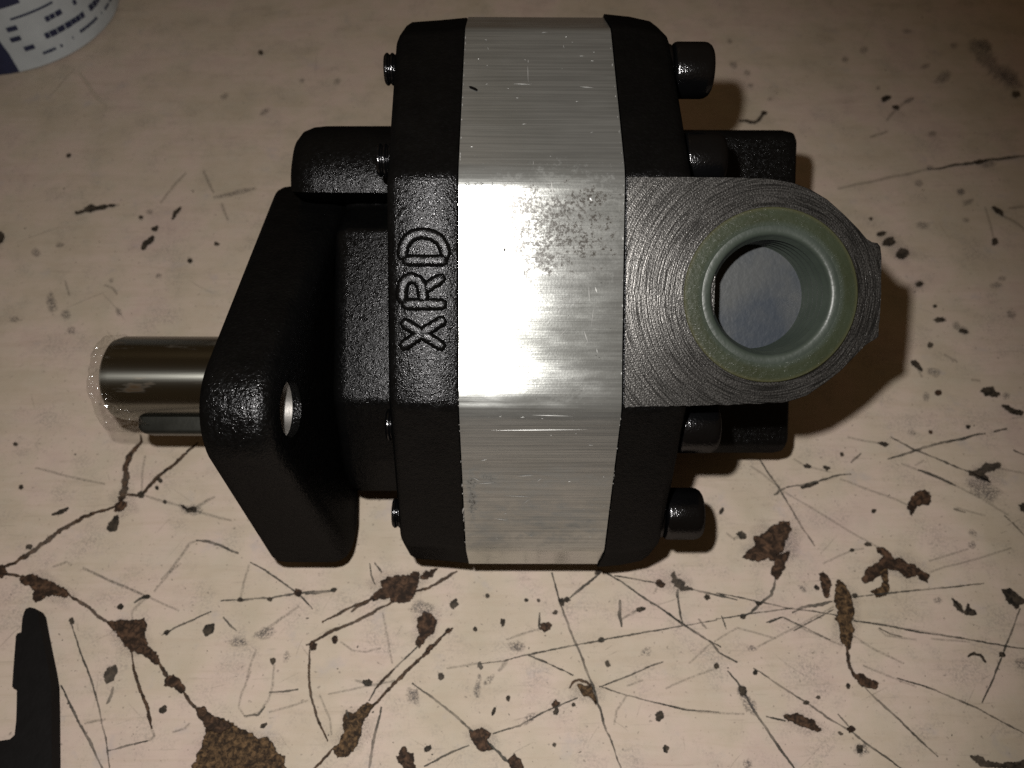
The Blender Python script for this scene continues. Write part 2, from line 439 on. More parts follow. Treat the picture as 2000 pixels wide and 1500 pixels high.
# aluminium gear housing: the port-side facet is not quite flat
WV = [(-227, -0.050), (-150, -0.052), (-115, -0.005), (-82, 0.062), (-58, 0.0), (-30, -0.045), (2, 0.0), (60, 0.016), (140, 0.022), (160, 0.03), (178, 0.075), (200, 0.06), (227, 0.0)]
def waves(v):
    def slope(t):
        for (a, sa), (b, sb) in zip(WV, WV[1:]):
            if a <= t <= b: return sa + (sb - sa) * (t - a) / (b - a)
        return 0.0
    k = 40; h = (227 - v) / k
    return -sum(slope(v + h * (i + 0.5)) for i in range(k)) * h if abs(v) <= 227 else 0.0
prof = rounded([(a, b, 105 if abs(a) < 300 else c) for a, b, c in OC], 12, -1.5)
fine = []
n = len(prof)
for i in range(n):
    a, b = prof[i], prof[(i + 1) % n]
    L = (b - a).length; kk = max(1, int(L / 12)) if L > 60 else 1
    for j in range(kk):
        p = a.lerp(b, j / kk)
        if p.y > -2 and abs(p.x) < 228:
            p = Vector((p.x, p.y + waves(p.x)))
        fine.append(p)
secs = [[Vector((x, p.x, p.y)) for p in fine] for x in (-104, 217.5)]
V, Fc = loft(secs)
body = part('gear_housing', mesh('gear_housing', V, Fc, 30), M['alu'])

fc = lambda ins: rounded(OC, 7, ins)
V, Fc = prism_x(fc, [(-106, 2, 0), (-109, 0, 0), (-170, 0, 6), (-225, 1, 10), (-238, 6, 13), (-244, 15, 17), (-246, 30, 21)])
front = part('front_cover', mesh('front_cover', V, Fc, 40), M['cast'])
V, Fc = prism_x(fc, [(220, 0, -10), (280, 0, -4), (328, 1, 5), (345, 6, 12), (351, 15, 18), (353, 30, 24)])
rear = part('rear_cover', mesh('rear_cover', V, Fc, 40), M['cast'])

# port boss on the rear cover, with its turned face
zb = [(100, 122), (400, 122), (700, 124), (880, 130), (1000, 150), (1100, 187), (1190, 240), (1280, 320), (1355, 395), (1400, 448), (1430, 466), (1458, 470),
      (1474, 490), (1480, 545), (1478, 740), (1474, 850), (1467, 905), (1464, 970), (1440, 988), (1400, 1010), (1340, 1072), (1270, 1145), (1190, 1210),
      (1080, 1285), (970, 1320), (700, 1333), (400, 1342), (100, 1349)]
W_B = 3.0
bo = [on_face(1180 + a / 2.727, 300 + b / 2.727, W_B) for a, b in zb]
dense = []
for i in range(len(bo)):
    a = Vector(bo[i]); b = Vector(bo[(i + 1) % len(bo)])
    k = max(1, int((b - a).length / 7)) if i < len(bo) - 1 else 1
    for j in range(k):
        p = a.lerp(b, j / k)
        if i > 12:
            q = mnoise.noise(Vector((p.x * 0.09, p.y * 0.09, 3))) * 2.6 * min(1, max(0, i - 12) / 4)
            p = p + Vector((q, q))
        dense.append(p)
cen = Vector((420, 0))
secs = []
for w, ins in ((W_B, 0.0), (W_B - 2.5, -1.2), (W_B - 60, -1.5), (-330, 6), (-470, 40), (-525, 60)):
    secs.append([Vector((max(222.5, p.x - (p.x - cen.x) / max(1, (p - cen).length) * ins), p.y - (p.y - cen.y) / max(1, (p - cen).length) * ins, w)) for p in dense])
PX, PV = on_face(1508, 575, W_B + 14)
M['face'] = mat_face(PX, PV)
bm = bmesh.new()
rows = [[bm.verts.new(p * S) for p in sec] for sec in secs]
angs = [math.atan2(p.y - PV, p.x - PX) for p in secs[0]]
cir = lambda r_, w_: [bm.verts.new(Vector((PX + r_ * math.cos(t), PV + r_ * math.sin(t), w_)) * S) for t in angs]
ring0, ring1 = cir(137, W_B), cir(137, -180)
for q, (A, B) in enumerate(list(zip(rows, rows[1:])) + [(ring0, ring1), (rows[0], ring0)]):
    for i in range(len(A)):
        j = (i + 1) % len(A); f = bm.faces.new((A[i], A[j], B[j], B[i]))
        f.material_index = 1 if q == len(rows) else 0
bm.faces.new(ring1); bm.faces.new(rows[-1])
bmesh.ops.recalc_face_normals(bm, faces=bm.faces)
me = bpy.data.meshes.new('port_boss'); bm.to_mesh(me); bm.free()
me.shade_smooth(); me.set_sharp_from_angle(angle=R(40))
me.materials.append(M['cast']); me.materials.append(M['face'])
boss = part('port_boss', me, None)
# inlet block on the far side
blk = [(-410, -560, 40), (-385, -518, 30), (425, -518, 40), (442, -560, 40), (442, -760, 60), (227, -970, 50), (-227, -970, 50), (-410, -790, 40)]
blk = list(reversed(blk))
if True:
    secs = []
    for x, ins in ((340, 0), (705, 0), (728, 5), (736, 18)):
        secs.append([Vector((x, p.x, p.y)) for p in rounded(blk, 5, ins)])
    V, Fc = loft(secs)
    part('inlet_block', mesh('inlet_block', V, Fc, 40), M['cast'])

# neck between front cover and flange
FV, FW = -226.0, -489.0
neck = list(reversed([(-400, -372, 60), (-245, -284, 40), (158, -340, 22), (226, -455, 20), (300, -470, 20), (300, -600, 40), (200, -660, 80), (60, -700, 90), (-300, -715, 90), (-490, -610, 90), (-500, -450, 80)]))
secs = []
for x, g in ((-232, 0), (-385, 0), (-404, 5), (-416, 16), (-423, 40)):
    secs.append([Vector((x, p.x, p.y)) for p in rounded(neck, 5, g)])
V, Fc = loft(secs)
part('shaft_neck', mesh('shaft_neck', V, Fc, 45), M['cast'])
secs = []
for x, r_ in ((-232, 150), (-455, 149), (-485, 146), (-508, 137), (-523, 120), (-531, 96), (-533, 60)):
    row = [Vector((x, 276 + r_ * math.cos(R(103 - 193 * k / 40)), -484 + r_ * math.sin(R(103 - 193 * k / 40)))) for k in range(41)]
    row.append(Vector((x, 276 - 0.3 * r_, -484))); secs.append(row)
V, Fc = loft(secs)
part('bearing_lobe', mesh('bearing_lobe', V, Fc, 45), M['cast'])

# two-bolt flange
def hull_circles(cs, seg=40):
    pts = []
    for (a, b, r) in cs:
        for k in range(seg): pts.append((a + r * math.cos(2 * math.pi * k / seg), b + r * math.sin(2 * math.pi * k / seg)))
    pts = sorted(set(pts)); 
    def half(ps):
        h = []
        for p in ps:
            while len(h) > 1 and (h[-1][0] - h[-2][0]) * (p[1] - h[-2][1]) - (h[-1][1] - h[-2][1]) * (p[0] - h[-2][0]) <= 0: h.pop()
            h.append(p)
        return h
    lo, up = half(pts), half(pts[::-1]); return [Vector(p) for p in lo[:-1] + up[:-1]]
EAR = 393
hp = hull_circles([(0, EAR, 130), (0, -EAR + 22, 112), (372, -115, 140), (-310, 0, 155)])
rot = Matrix.Rotation(R(2.6), 2)
secs = []
for x, ins in ((-613, 34), (-611, 20), (-605, 8), (-594, 2), (-580, 0), (-506, 0), (-490, 3), (-476, 12), (-468, 26), (-466, 44)):
    row = []
    for k, p in enumerate(hp):
        nrm = (hp[(k + 1) % len(hp)] - hp[k - 1]); nrm = Vector((nrm.y, -nrm.x)).normalized()
        q = rot @ (p - nrm * ins); thick = 0 if x < -550 else 46 * min(1, max(0, (430 - abs(p.y)) / 300))
        row.append(Vector((x + thick, FV + 4 + q.x, FW + q.y)))
    secs.append(row)
V, Fc = loft(secs)
flange = part('mounting_flange', mesh('mounting_flange', V, Fc, 45), M['cast_coarse'])
holes = []
for sgn in (1, -1):
    q = rot @ Vector((0, sgn * 404)); hv, hw = FV + 4 + q.x, FW + q.y
    V, Fc = lathe_x([(-640, 60), (-440, 60)], hv, hw, 40); cut(flange, mesh('cutter', V, Fc, 0)); holes.append((hv, hw))
for hv, hw in holes[:1]:
    V, Fc = lathe_x([(-604, 59.6), (-472, 59.6), (-471, 57.5), (-605, 57.5)], hv, hw, 40, False)
    o = obj('bolt_bore', mesh('bolt_bore', V, Fc, 60), M['bore'], flange)

# shaft, key
SV = -207.0
V, Fc = lathe_x([(-560, 108), (-985, 108), (-1006, 101), (-1017, 86), (-1019, 20)], SV, FW, 64)
shaft = part('drive_shaft', mesh('drive_shaft', V, Fc, 30), M['shaft'])
V, Fc = lathe_x([(-600, 165), (-625, 165), (-630, 158), (-630, 60)], FV, FW, 64)
part('pilot_ring', mesh('pilot_ring', V, Fc, 40), M['cast'])
kv = []
for x in (-608, -938):
    kv.append([Vector((x if abs(b) < 1 else x, 0, 0)) for b in (0,)])
ka = R(14)
d_out = Vector((0, -math.cos(ka), math.sin(ka))); d_side = Vector((0, math.sin(ka), math.cos(ka)))
secs = []
for x in (-608, -925, -940):
    e = 0 if x > -930 else 14
    c = Vector((x, SV, FW))
    secs.append([c + d_out * (146 - e) + d_side * 30, c + d_out * (146 - e) - d_side * 30, c + d_out * 60 - d_side * 30, c + d_out * 60 + d_side * 30])
V, Fc = loft(secs)
kk = obj('shaft_key', mesh('shaft_key', V, Fc, 20), M['key'], shaft)
bevel(kk, 11, 4)

# raised letters XRD
def stroke_mesh(lines, hw=12.5, tw=5.6, hgt=9.0, w0=-0.6):
    V, Fc = [], []
    for ln in lines:
        P = [Vector(on_face(730 + a / 4.69, 400 + b / 4.69)) for a, b in ln]
        Q = []
        for i in range(len(P) - 1):
            k = max(1, int((P[i + 1] - P[i]).length / 5))
            for j in range(k): Q.append(P[i].lerp(P[i + 1], j / k))
        Q.append(P[-1]); closed = (Q[0] - Q[-1]).length < 1
        if closed: Q = Q[:-1]
        # smooth once
        m = len(Q); secs = []
        ext = [] 
        for i in range(m):
            if closed: d = Q[(i + 1) % m] - Q[i - 1]
            else: d = Q[min(m - 1, i + 1)] - Q[max(0, i - 1)]
            d.normalize(); nn = Vector((-d.y, d.x))
            jit = 1 + 0.10 * mnoise.noise(Vector((Q[i].x * 0.1, Q[i].y * 0.1, 1)))
            e = 1.0
            if not closed: e = min(1.0, 0.55 + 0.45 * min(i, m - 1 - i) / 2)
            sec = [(-hw * e, 0), (-tw * 1.5 * e, 0.86), (-tw * 0.8 * e, 1), (tw * 0.8 * e, 1), (tw * 1.5 * e, 0.86), (hw * e, 0)]
            row = []
            for a, b in sec:
                p = Q[i] + nn * a * jit
                if not closed and (i == 0 or i == m - 1) and b > 0: b *= 0.6
                row.append(Vector((p.x, p.y, w0 + hgt * b)))
            secs.append(row)
        b0 = len(V); ns = 6
        for s in secs: V += s
        rng_ = m if closed else m - 1
        for i in range(rng_):
            for k in range(ns - 1):
                a = b0 + i * ns + k; b = b0 + ((i + 1) % m) * ns + k
                Fc.append((a, a + 1, b + 1, b))
        if not closed:
            Fc.append(tuple(b0 + k for k in range(ns))); Fc.append(tuple(b0 + (m - 1) * ns + k for k in range(ns)))
    return mesh('letter', V, Fc, 60)
LET = {
    'D': [[(262, 515), (680, 515)], [(266, 515), (264, 440), (276, 380), (305, 325), (360, 283), (440, 266), (530, 280), (600, 322), (642, 390), (655, 450), (656, 515)]],
    'R': [[(255, 915), (672, 915)], [(262, 915), (258, 800), (270, 735), (300, 690), (350, 672), (405, 695), (440, 745), (452, 810), (455, 905)], [(462, 800), (520, 735), (580, 700), (652, 655)]],
    'X': [[(252, 1068), (440, 1182), (655, 1318)], [(245, 1318), (440, 1182), (662, 1045)]],
}
for ch in 'XRD':
    o = obj('raised_letter', stroke_mesh(LET[ch]), M['letter'], front)

# cap screws right through the covers
def screw_mesh():
    prof = [(359, 30), (359.5, 52), (361.5, 57), (365, 60), (370, 61), (430, 61), (438, 59.5), (445, 55), (449, 49), (450, 44)]
    seg = 36; V, Fc = lathe_x(prof, 0, 0, seg, False)
    hexr = []
    for k in range(seg):
        a = 2 * math.pi * k / seg; b = (a % (math.pi / 3)) - math.pi / 6
        hexr.append(30 * math.cos(math.pi / 6) / math.cos(b))
    base = len(V)
    for x in (450, 406):
        for k in range(seg):
            a = 2 * math.pi * k / seg; V.append(Vector((x, hexr[k] * math.cos(a), hexr[k] * math.sin(a))))
    last = base - seg
    for k in range(seg):
        j = (k + 1) % seg
        Fc.append((last + k, last + j, base + j, base + k)); Fc.append((base + k, base + j, base + seg + j, base + seg + k))
    Fc.append(tuple(base + seg + k for k in range(seg)))
    return mesh('cap_screw', V, Fc, 35)
def thread_mesh():
    pr = [(-225, 30)]
    x = -228
    while x > -280:
        pr += [(x, 31), (x - 4, 35), (x - 7, 35), (x - 11, 31)]; x -= 12
    pr += [(-283, 30), (-287, 26)]
    V, Fc = lathe_x(pr, 0, 0, 32); return mesh('screw_thread', V, Fc, 25)
def washer_mesh():
    V, Fc = lathe_x([(336, 48), (338, 53), (342, 56), (350, 57), (355, 55), (358, 51), (358.6, 44), (358.6, 20)], 0, 0, 36); return mesh('washer', V, Fc, 35)
sm_, tm_, wm_ = screw_mesh(), thread_mesh(), washer_mesh()
for a, b in ((284, -170), (510, -292), (-284, -170), (-510, -292), (284, -808), (510, -686), (-284, -808), (-510, -686)):
    s = part('cap_screw', sm_, M['screw'])
    s.location = -BASE + Vector((0, a, b)) * S
    s.rotation_euler = (random.random() * 6, 0, 0)
    for me, nm in ((tm_, 'screw_thread'), (wm_, 'washer')):
        q_ = obj(nm, me, M['screw'], s)
        if nm == 'screw_thread' and a < 0: q_.location.x = (9 if a < -400 else 15) * S

# handling marks on the aluminium housing and burrs along its edges
def on_alu(px, py):
    cx_, cy_ = (px - 1000) / F, (750 - py) / F; c, sn = math.cos(TAU), math.sin(TAU); k = math.tan(SL)
    x, v = on_face(px, py)
    if abs(v) <= 222: return Vector((x, v, waves(v) + 1.5))
    g = 1 if v > 0 else -1
    v = (cy_ * (F - 227 * k * c) - 180 + 227 * k * sn) / (c + k * g * sn + cy_ * (sn - k * g * c))
    w = -k * (abs(v) - 227); Z = F - v * sn - w * c
    return Vector((cx_ * Z, v, w + 1.3)) + Vector((0, g * 0.5, 0.8))
def tick_mesh(name, ticks):
    V, Fc = [], []
    for (x0, y0, x1, y1, w_) in ticks:
        a, b = on_alu(x0, y0), on_alu(x1, y1); d = (b - a)
        if d.length < 0.01: continue
        up = Vector((0, 0, 1)) if abs(a.y) <= 222 else Vector((0, math.copysign(math.sin(SL), a.y), math.cos(SL)))
        n_ = up.cross(d).normalized() * w_ * 0.5; q = len(V); m_ = a.lerp(b, random.uniform(0.35, 0.65))
        V += [a + up * 0.2, m_ + n_ + up * 0.25, m_ + up * 0.7, m_ - n_ + up * 0.25, b + up * 0.2]
        Fc += [(q, q + 1, q + 2), (q, q + 2, q + 3), (q + 1, q + 4, q + 2), (q + 2, q + 4, q + 3)]
    return mesh(name, V, Fc, 0)
T1 = [(1031, 118, 1031, 124, 2), (1030, 128, 1031, 165, 1.6), (1026, 117, 1024, 119, 3), (946, 79, 951, 80, 3), (1075, 352, 1082, 386, 2.2), (1152, 386, 1156, 392, 4), (930, 945, 968, 942, 2), (1010, 930, 1045, 927, 2.2), (985, 967, 1040, 970, 1.6), (1060, 933, 1050, 940, 2),
      (1150, 555, 1152, 590, 1.6), (1141, 645, 1150, 672, 2), (1163, 560, 1167, 572, 2.5), (1160, 600, 1155, 640, 1.4), (1110, 640, 1090, 660, 1.4), (1166, 680, 1168, 690, 2), (905, 1003, 908, 990, 3), (940, 940, 925, 932, 2.4), (1040, 810, 1120, 812, 1.2), (960, 840, 1150, 838, 1.0), (1130, 170, 1160, 172, 1.6), (1000, 165, 1040, 166, 1.4), (1150, 868, 1160, 869, 2), (1030, 420, 1060, 424, 1.6)]
for _ in range(60):
    x, y = random.uniform(915, 1185), random.choice((random.uniform(60, 335), random.uniform(360, 790), random.uniform(810, 1060)))
    L = random.expovariate(1 / 7.0) + 2; a = random.choice((random.gauss(0, 0.12), random.uniform(0, 6.3)))
    T1.append((x, y, x + L * math.cos(a), y + L * math.sin(a), random.uniform(0.8, 1.8)))
for _ in range(70):           # burrs along the left and right seams
    y = random.uniform(60, 1080); e = random.random()
    xl = 895 + (max(0, 345 - y) * 0.045 if y < 345 else max(0, y - 795) * 0.055) if e < 0.55 else 1219 - (max(0, 345 - y) * 0.10 if y < 345 else (y - 345) * 0.006 if y < 795 else (y - 795) * 0.105 + 3)
    xl += 1.5 if e < 0.55 else -1.5
    T1.append((xl, y, xl + random.uniform(-1, 1), y + random.uniform(2, 9), random.uniform(1.0, 2.4)))
M['bright'] = mat_simple('bare_bright_aluminium', (0.50, 0.50, 0.49), 0.40, 0.55)
o = obj('handling_marks', tick_mesh('handling_marks', T1), M['bright'], body); o['kind'] = 'stuff'
T2 = [(986, 484, 985, 492, 5), (989, 482, 990, 486, 4)]
for y0, n_ in ((360, 26), (364, 20)):
    for _ in range(n_):
        x = random.uniform(902, 945) if random.random() < 0.75 else random.uniform(960, 970); T2.append((x, y0 + random.uniform(-3, 3), x + random.uniform(-4, 6), y0 + random.uniform(-4, 4), 1.0))
for _ in range(60):
    x, y = random.uniform(905, 1200), random.uniform(360, 790); T2.append((x, y, x + random.uniform(-3, 3), y + random.uniform(-3, 3), random.uniform(0.8, 2.2)))
o = obj('dark_nicks', tick_mesh('dark_nicks', T2), M['screw'], body); o['kind'] = 'stuff'
P_ = [on_alu(*q) for q in ((915, 170), (920, 170), (928, 173), (933, 177), (931, 180), (924, 177), (917, 174))]
up = Vector((0, math.sin(SL), math.cos(SL)))
V = [p + up * 0.3 for p in P_] + [sum(P_, Vector()) / 7 + up * 4]
o = obj('black_fleck', mesh('black_fleck', V, [(i, (i + 1) % 7, 7) for i in range(7)], 0), M['screw'], body)

# ---------------------------------------------------------------- plastic plug in the port
cp = MP @ (Vector((PX, PV, W_B)) * S)
plug = empty('port_plug', 'olive translucent plastic plug with a hollow cup, pushed into the pump port', 'thread plug', (0, 0, 0))
plug.matrix_world = Matrix.Translation(cp) @ MP.to_3x3().to_4x4()
V, Fc = lathe_w([(133, 2), (160, 2), (168, 3), (169.5, 4), (169.5, 8), (168, 9.4), (150, 9.8), (139, 9.9), (134, 9.2)], 0, 0, 96)
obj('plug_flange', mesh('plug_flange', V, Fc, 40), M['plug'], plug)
pr = [(134, 9.1), (130, 9.9), (123, 9.6), (119, 8), (116.4, 5), (115, 0)]
w = 0
while w > -100:
    pr += [(115, w), (114.4, w - 4), (109, w - 11), (108.4, w - 14), (109, w - 17), (114.4, w - 23)]; w -= 24.5
pr += [(110, -118), (107, -124)]
V, Fc = lathe_w(pr, 0, 0, 96); obj('plug_cup', mesh('plug_cup', V, Fc, 50), M['plug_in'], plug)
V, Fc = lathe_w([(107.5, -122), (103, -128), (96, -130), (60, -129), (15, -128), (1, -128)], 0, 0, 96, True)
obj('plug_floor', mesh('plug_floor', V, Fc, 40), M['plug_floor'], plug)

# ---------------------------------------------------------------- clear film over the shaft end
tip = MP @ (Vector((-1019, SV, FW)) * S)
film = empty('plastic_film', 'crumpled clear plastic film wrapped over the end of the drive shaft', 'plastic film', (0, 0, 0))
film.matrix_world = Matrix.Translation(tip) @ MP.to_3x3().to_4x4()
rows, seg = 26, 72; V, Fc = [], []
for i in range(rows + 1):
    t = i / rows
    for k in range(seg):
        a = 2 * math.pi * k / seg
        if t < 0.45:
            q = t / 0.45 * math.pi / 2; x = -24 * math.cos(q) - 3; r = 107 * math.sin(q) ** 0.7 + 4
        else:
            q = (t - 0.45) / 0.55; x = -3 + q * (26 + 8 * math.sin(a * 3 + 0.6) + 105 * max(0, -math.cos(a)) ** 1.5); r = 109 + 4 * q
        dn = max(0.0, -math.cos(a)); r += dn ** 3 * 27 * min(1, t * 2.2) * (1 - 0.35 * max(0, t - 0.6))
        p = Vector((x, r * math.cos(a), r * math.sin(a)))
        nz = mnoise.noise(p * 0.022) * 9 + mnoise.noise(p * 0.06 + Vector((5, 5, 5))) * 3
        k2 = 1.0 if t < 0.5 else 0.6
        nz = abs(nz) * k2
        V.append((p.x - nz * (1 if t < 0.45 else 0), p.y * (1 + nz / 140), p.z * (1 + nz / 140)))
for i in range(rows):
    for k in range(seg):
        j = (k + 1) % seg; Fc.append((i * seg + k, i * seg + j, (i + 1) * seg + j, (i + 1) * seg + k))
obj('film_sheet', mesh('film_sheet', V, Fc, 75), M['film'], film)

# ---------------------------------------------------------------- paint can at the far left
def fit_circle(P):
    import numpy as np
    A = np.array([[2 * p.x, 2 * p.y, 1] for p in P]); b = np.array([p.x ** 2 + p.y ** 2 for p in P])
    s = np.linalg.lstsq(A, b, rcond=None)[0]
    return s[0], s[1], math.sqrt(s[2] + s[0] ** 2 + s[1] ** 2)
CX, CY, CRAD = fit_circle([on_bench(*p) for p in ((19, 148), (52, 147), (91, 133), (130, 117), (163, 96), (195, 70), (221, 44), (232, 24))])
print('can', CX, CY, CRAD)
can = empty('paint_can', 'round white can with rows of navy print, cut off by the frame', 'can', (CX, CY, 0))
CH = CRAD * 2.1
def can_ring(pr, seg=96):
    secs = [[Vector((r * math.cos(2 * math.pi * k / seg), r * math.sin(2 * math.pi * k / seg), z)) for k in range(seg)] for r, z in pr]
    return loft(secs)
r = CRAD
V, Fc = can_ring([(r * 0.97, 0.0004), (r, 0.002), (r, CH - 0.003), (r * 0.985, CH)])
obj('can_body', mesh('can_body', V, Fc, 40, 1.0), M['can'], can)
V, Fc = can_ring([(r * 0.90, CH - 0.004), (r * 1.0, CH - 0.004), (r * 1.0, CH + 0.003), (r * 0.93, CH + 0.003), (r * 0.92, CH - 0.002)])
obj('can_rim', mesh('can_rim', V, Fc, 40, 1.0), M['tin'], can)
def on_can(px, py):
    d = ray(px, py); o = CAMP - Vector((CX, CY, 0))
    a = d.x ** 2 + d.y ** 2; b = 2 * (o.x * d.x + o.y * d.y); c = o.x ** 2 + o.y ** 2 - r * r
    D = b * b - 4 * a * c
    if D < 0: return None
    t = (-b - math.sqrt(D)) / (2 * a); p = o + d * t
    return math.atan2(p.y, p.x), p.z
def can_patch(th0, z0, th1, z1, name, dz=None):
    """a printed patch wrapped on the can"""
    V, Fc = [], []; k = max(2, int(abs(th1 - th0) / 0.03))
    for i in range(k + 1):
        th = th0 + (th1 - th0) * i / k
        for z in (z0, z1):
            V.append(((r + 0.00025) * math.cos(th), (r + 0.00025) * math.sin(th), z))
    for i in range(k): Fc.append((2 * i, 2 * i + 1, 2 * i + 3, 2 * i + 2))
    return obj(name, mesh(name, V, Fc, 60, 1.0), M['ink'], can)

# ---------------------------------------------------------------- black steel tool at the near left
tz = 0.0062
zt = [(205, 160), (222, 128), (255, 114), (300, 124), (326, 165), (350, 300), (385, 480), (420, 650), (440, 780), (444, 1000), (446, 1800), (-600, 1800), (-600, 1290),
      (0, 1265), (85, 1252), (125, 1215), (138, 1100), (142, 1000), (145, 825), (104, 800), (118, 600), (130, 450), (136, 362), (150, 340), (183, 330), (190, 220)]
P = [on_bench(a / 4.411, 1160 + b / 4.411, tz) for a, b in zt]
cx = P[4].copy(); cx.z = 0
V = []; 
for z, ins in ((0.0003, 0), (tz - 0.0006, 0), (tz, 0.0004)):
    cc = sum(P, Vector()) / len(P)
    for p in P: V.append((p.x - cx.x, p.y - cx.y, z))
n = len(P); Fc = []
for k in range(2):
    for i in range(n): Fc.append((k * n + i, k * n + (i + 1) % n, (k + 1) * n + (i + 1) % n, (k + 1) * n + i))
Fc += [tuple(range(n)), tuple(2 * n + i for i in range(n))]
tool = obj('steel_tool', mesh('steel_tool', V, Fc, 30, 1.0), M['tool'])
tool.location = cx
tool['label'] = 'flat black steel tool with a stepped narrow tip, at the near corner of the bench'; tool['category'] = 'tool'

# ---------------------------------------------------------------- print on the can
def print_row(p0, p1, thick, fill=1.0, gap=0.25):
    a, b = on_can(*p0), on_can(*p1)
    if a is None: return
    if b is None: b = (a[0] + 0.6, a[1])
    t0, t1 = min(a[0], b[0]), max(a[0], b[0]); z = a[1]; th = t0
    while th < t1:
        w_ = thick * random.uniform(0.7, 1.25) / CRAD
        if random.random() < 0.86:
            e = min(t1, th + w_)
            can_patch(th, z - thick * random.uniform(0.42, 0.5), e, z + thick * random.uniform(0.42, 0.5), 'printed_mark')
        th += w_ * (1 + gap * random.uniform(0.4, 1.4))
print_row((88, 38), (228, -60), 0.0031, gap=0.14)
print_row((88, 71), (200, 1), 0.0034, gap=0.10)
print_row((84, 104), (127, 85), 0.0017, gap=0.12)
print_row((141, 74), (143, 73), 0.0016)
print_row((156, 62), (190, 36), 0.0018, gap=0.12)
print_row((197, 26), (198, 25), 0.0017)
print_row((204, 18), (222, -8), 0.0017, gap=0.12)
a, b = on_can(20, 38), on_can(100, 0)
can_patch(a[0], a[1] - 0.0005, b[0], a[1] + 0.0006, 'printed_line')
a = on_can(4, 8); b = on_can(34, -4); can_patch(a[0] - 0.3, a[1] - 0.002, b[0], a[1] + 0.004, 'printed_mark')
for q in ((22, 56), (29, 76), (56, 93)):
    a = on_can(*q); can_patch(a[0] - 0.04, a[1] - 0.0014, a[0] + 0.05, a[1] + 0.0012, 'printed_mark')
# dark panel of the label, with a slanting edge
V, Fc = [], []
e0, e1, e2 = on_can(38, 139), on_can(18, 105), on_can(1, 82)
for k in range(25):
    t = k / 24; z = t * (e2[1] + 0.004)
    if z < e1[1]: th = e0[0] + (e1[0] - e0[0]) * max(0, (z - e0[1])) / (e1[1] - e0[1])
    else: th = e1[0] + (e2[0] - e1[0]) * (z - e1[1]) / (e2[1] - e1[1])
    for j in range(13):
        q = th - j * 0.09
        V.append(((CRAD + 0.0003) * math.cos(q), (CRAD + 0.0003) * math.sin(q), max(0.0021, z)))
for k in range(24):
    for j in range(12):
        a = k * 13 + j; Fc.append((a, a + 1, a + 14, a + 13))
obj('dark_panel', mesh('dark_panel', V, Fc, 60, 1.0), M['ink'], can)

# ---------------------------------------------------------------- wear on the bench
LAYER = [0]
def lay():
    if LAYER[0] < 0: LAYER[0] -= 1; return 0.00002 - LAYER[0] * 0.0000012
    LAYER[0] += 1; return 0.00006 + LAYER[0] * 0.0000022
def with_cover(name, verts, faces, cover, mat):
    c = sum((Vector(v) for v in verts), Vector()) / len(verts); c.z = 0
    me = bpy.data.meshes.new(name); me.from_pydata([tuple(Vector(v) - c) for v in verts], [], faces)
    at = me.attributes.new('cover', 'FLOAT', 'POINT'); at.data.foreach_set('value', cover)
    for p in me.polygons:
        if p.normal.z < 0: p.flip()
    o = obj(name, me, M[mat], bench); o.location = c
    return o
def conv(fr, pts):
    ox, oy, k = fr; return [(ox + a / k, oy + b / k) for a, b in pts]
def scratch(fr, pts, w, mat='scratch', w1=None, name='scratch', rough=0.45):
    """pts in the frame, w = width in frame units"""
    P = [Vector(p) for p in conv(fr, pts)]; w = w / fr[2]; w1 = w if w1 is None else w1 / fr[2]
    z = lay(); Q = []
    for i in range(len(P) - 1):
        k = max(1, int((P[i + 1] - P[i]).length / 5))
        for j in range(k): Q.append(P[i].lerp(P[i + 1], j / k))
    Q.append(P[-1]); m = len(Q); V, Fc, cov = [], [], []
    seed = random.random() * 100
    for i, q in enumerate(Q):
        d = (Q[min(m - 1, i + 1)] - Q[max(0, i - 1)]).normalized(); n = Vector((-d.y, d.x)); t = i / max(1, m - 1)
        ww = w + (w1 - w) * t
        ww *= 1 + rough * (mnoise.noise(Vector((i * 0.35, seed, 0))) + 0.8 * mnoise.noise(Vector((i * 0.9, seed, 4))))
        q = q + n * (mnoise.noise(Vector((i * 0.13, seed, 8))) * w * 0.5 + mnoise.noise(Vector((i * 0.5, seed, 9))) * w * 0.25)
        ww *= min(1.0, 0.25 + 3.0 * min(t, 1 - t) + 0.0)
        ww = max(ww, 1.3)
        core = min(0.95, 0.52 + max(w, w1) / 9.0)
        for k, (e, cv) in enumerate(((-0.55 * ww - 2.2, 0), (-0.16 * ww, core), (0.16 * ww, core), (0.55 * ww + 2.2, 0))):
            p = on_bench(q.x + n.x * e, q.y + n.y * e, z); V.append(tuple(p)); cov.append(cv)
    for i in range(m - 1):
        for k in range(3):
            a = i * 4 + k; Fc.append((a, a + 1, a + 5, a + 4))
    return with_cover(name, V, Fc, cov, mat)
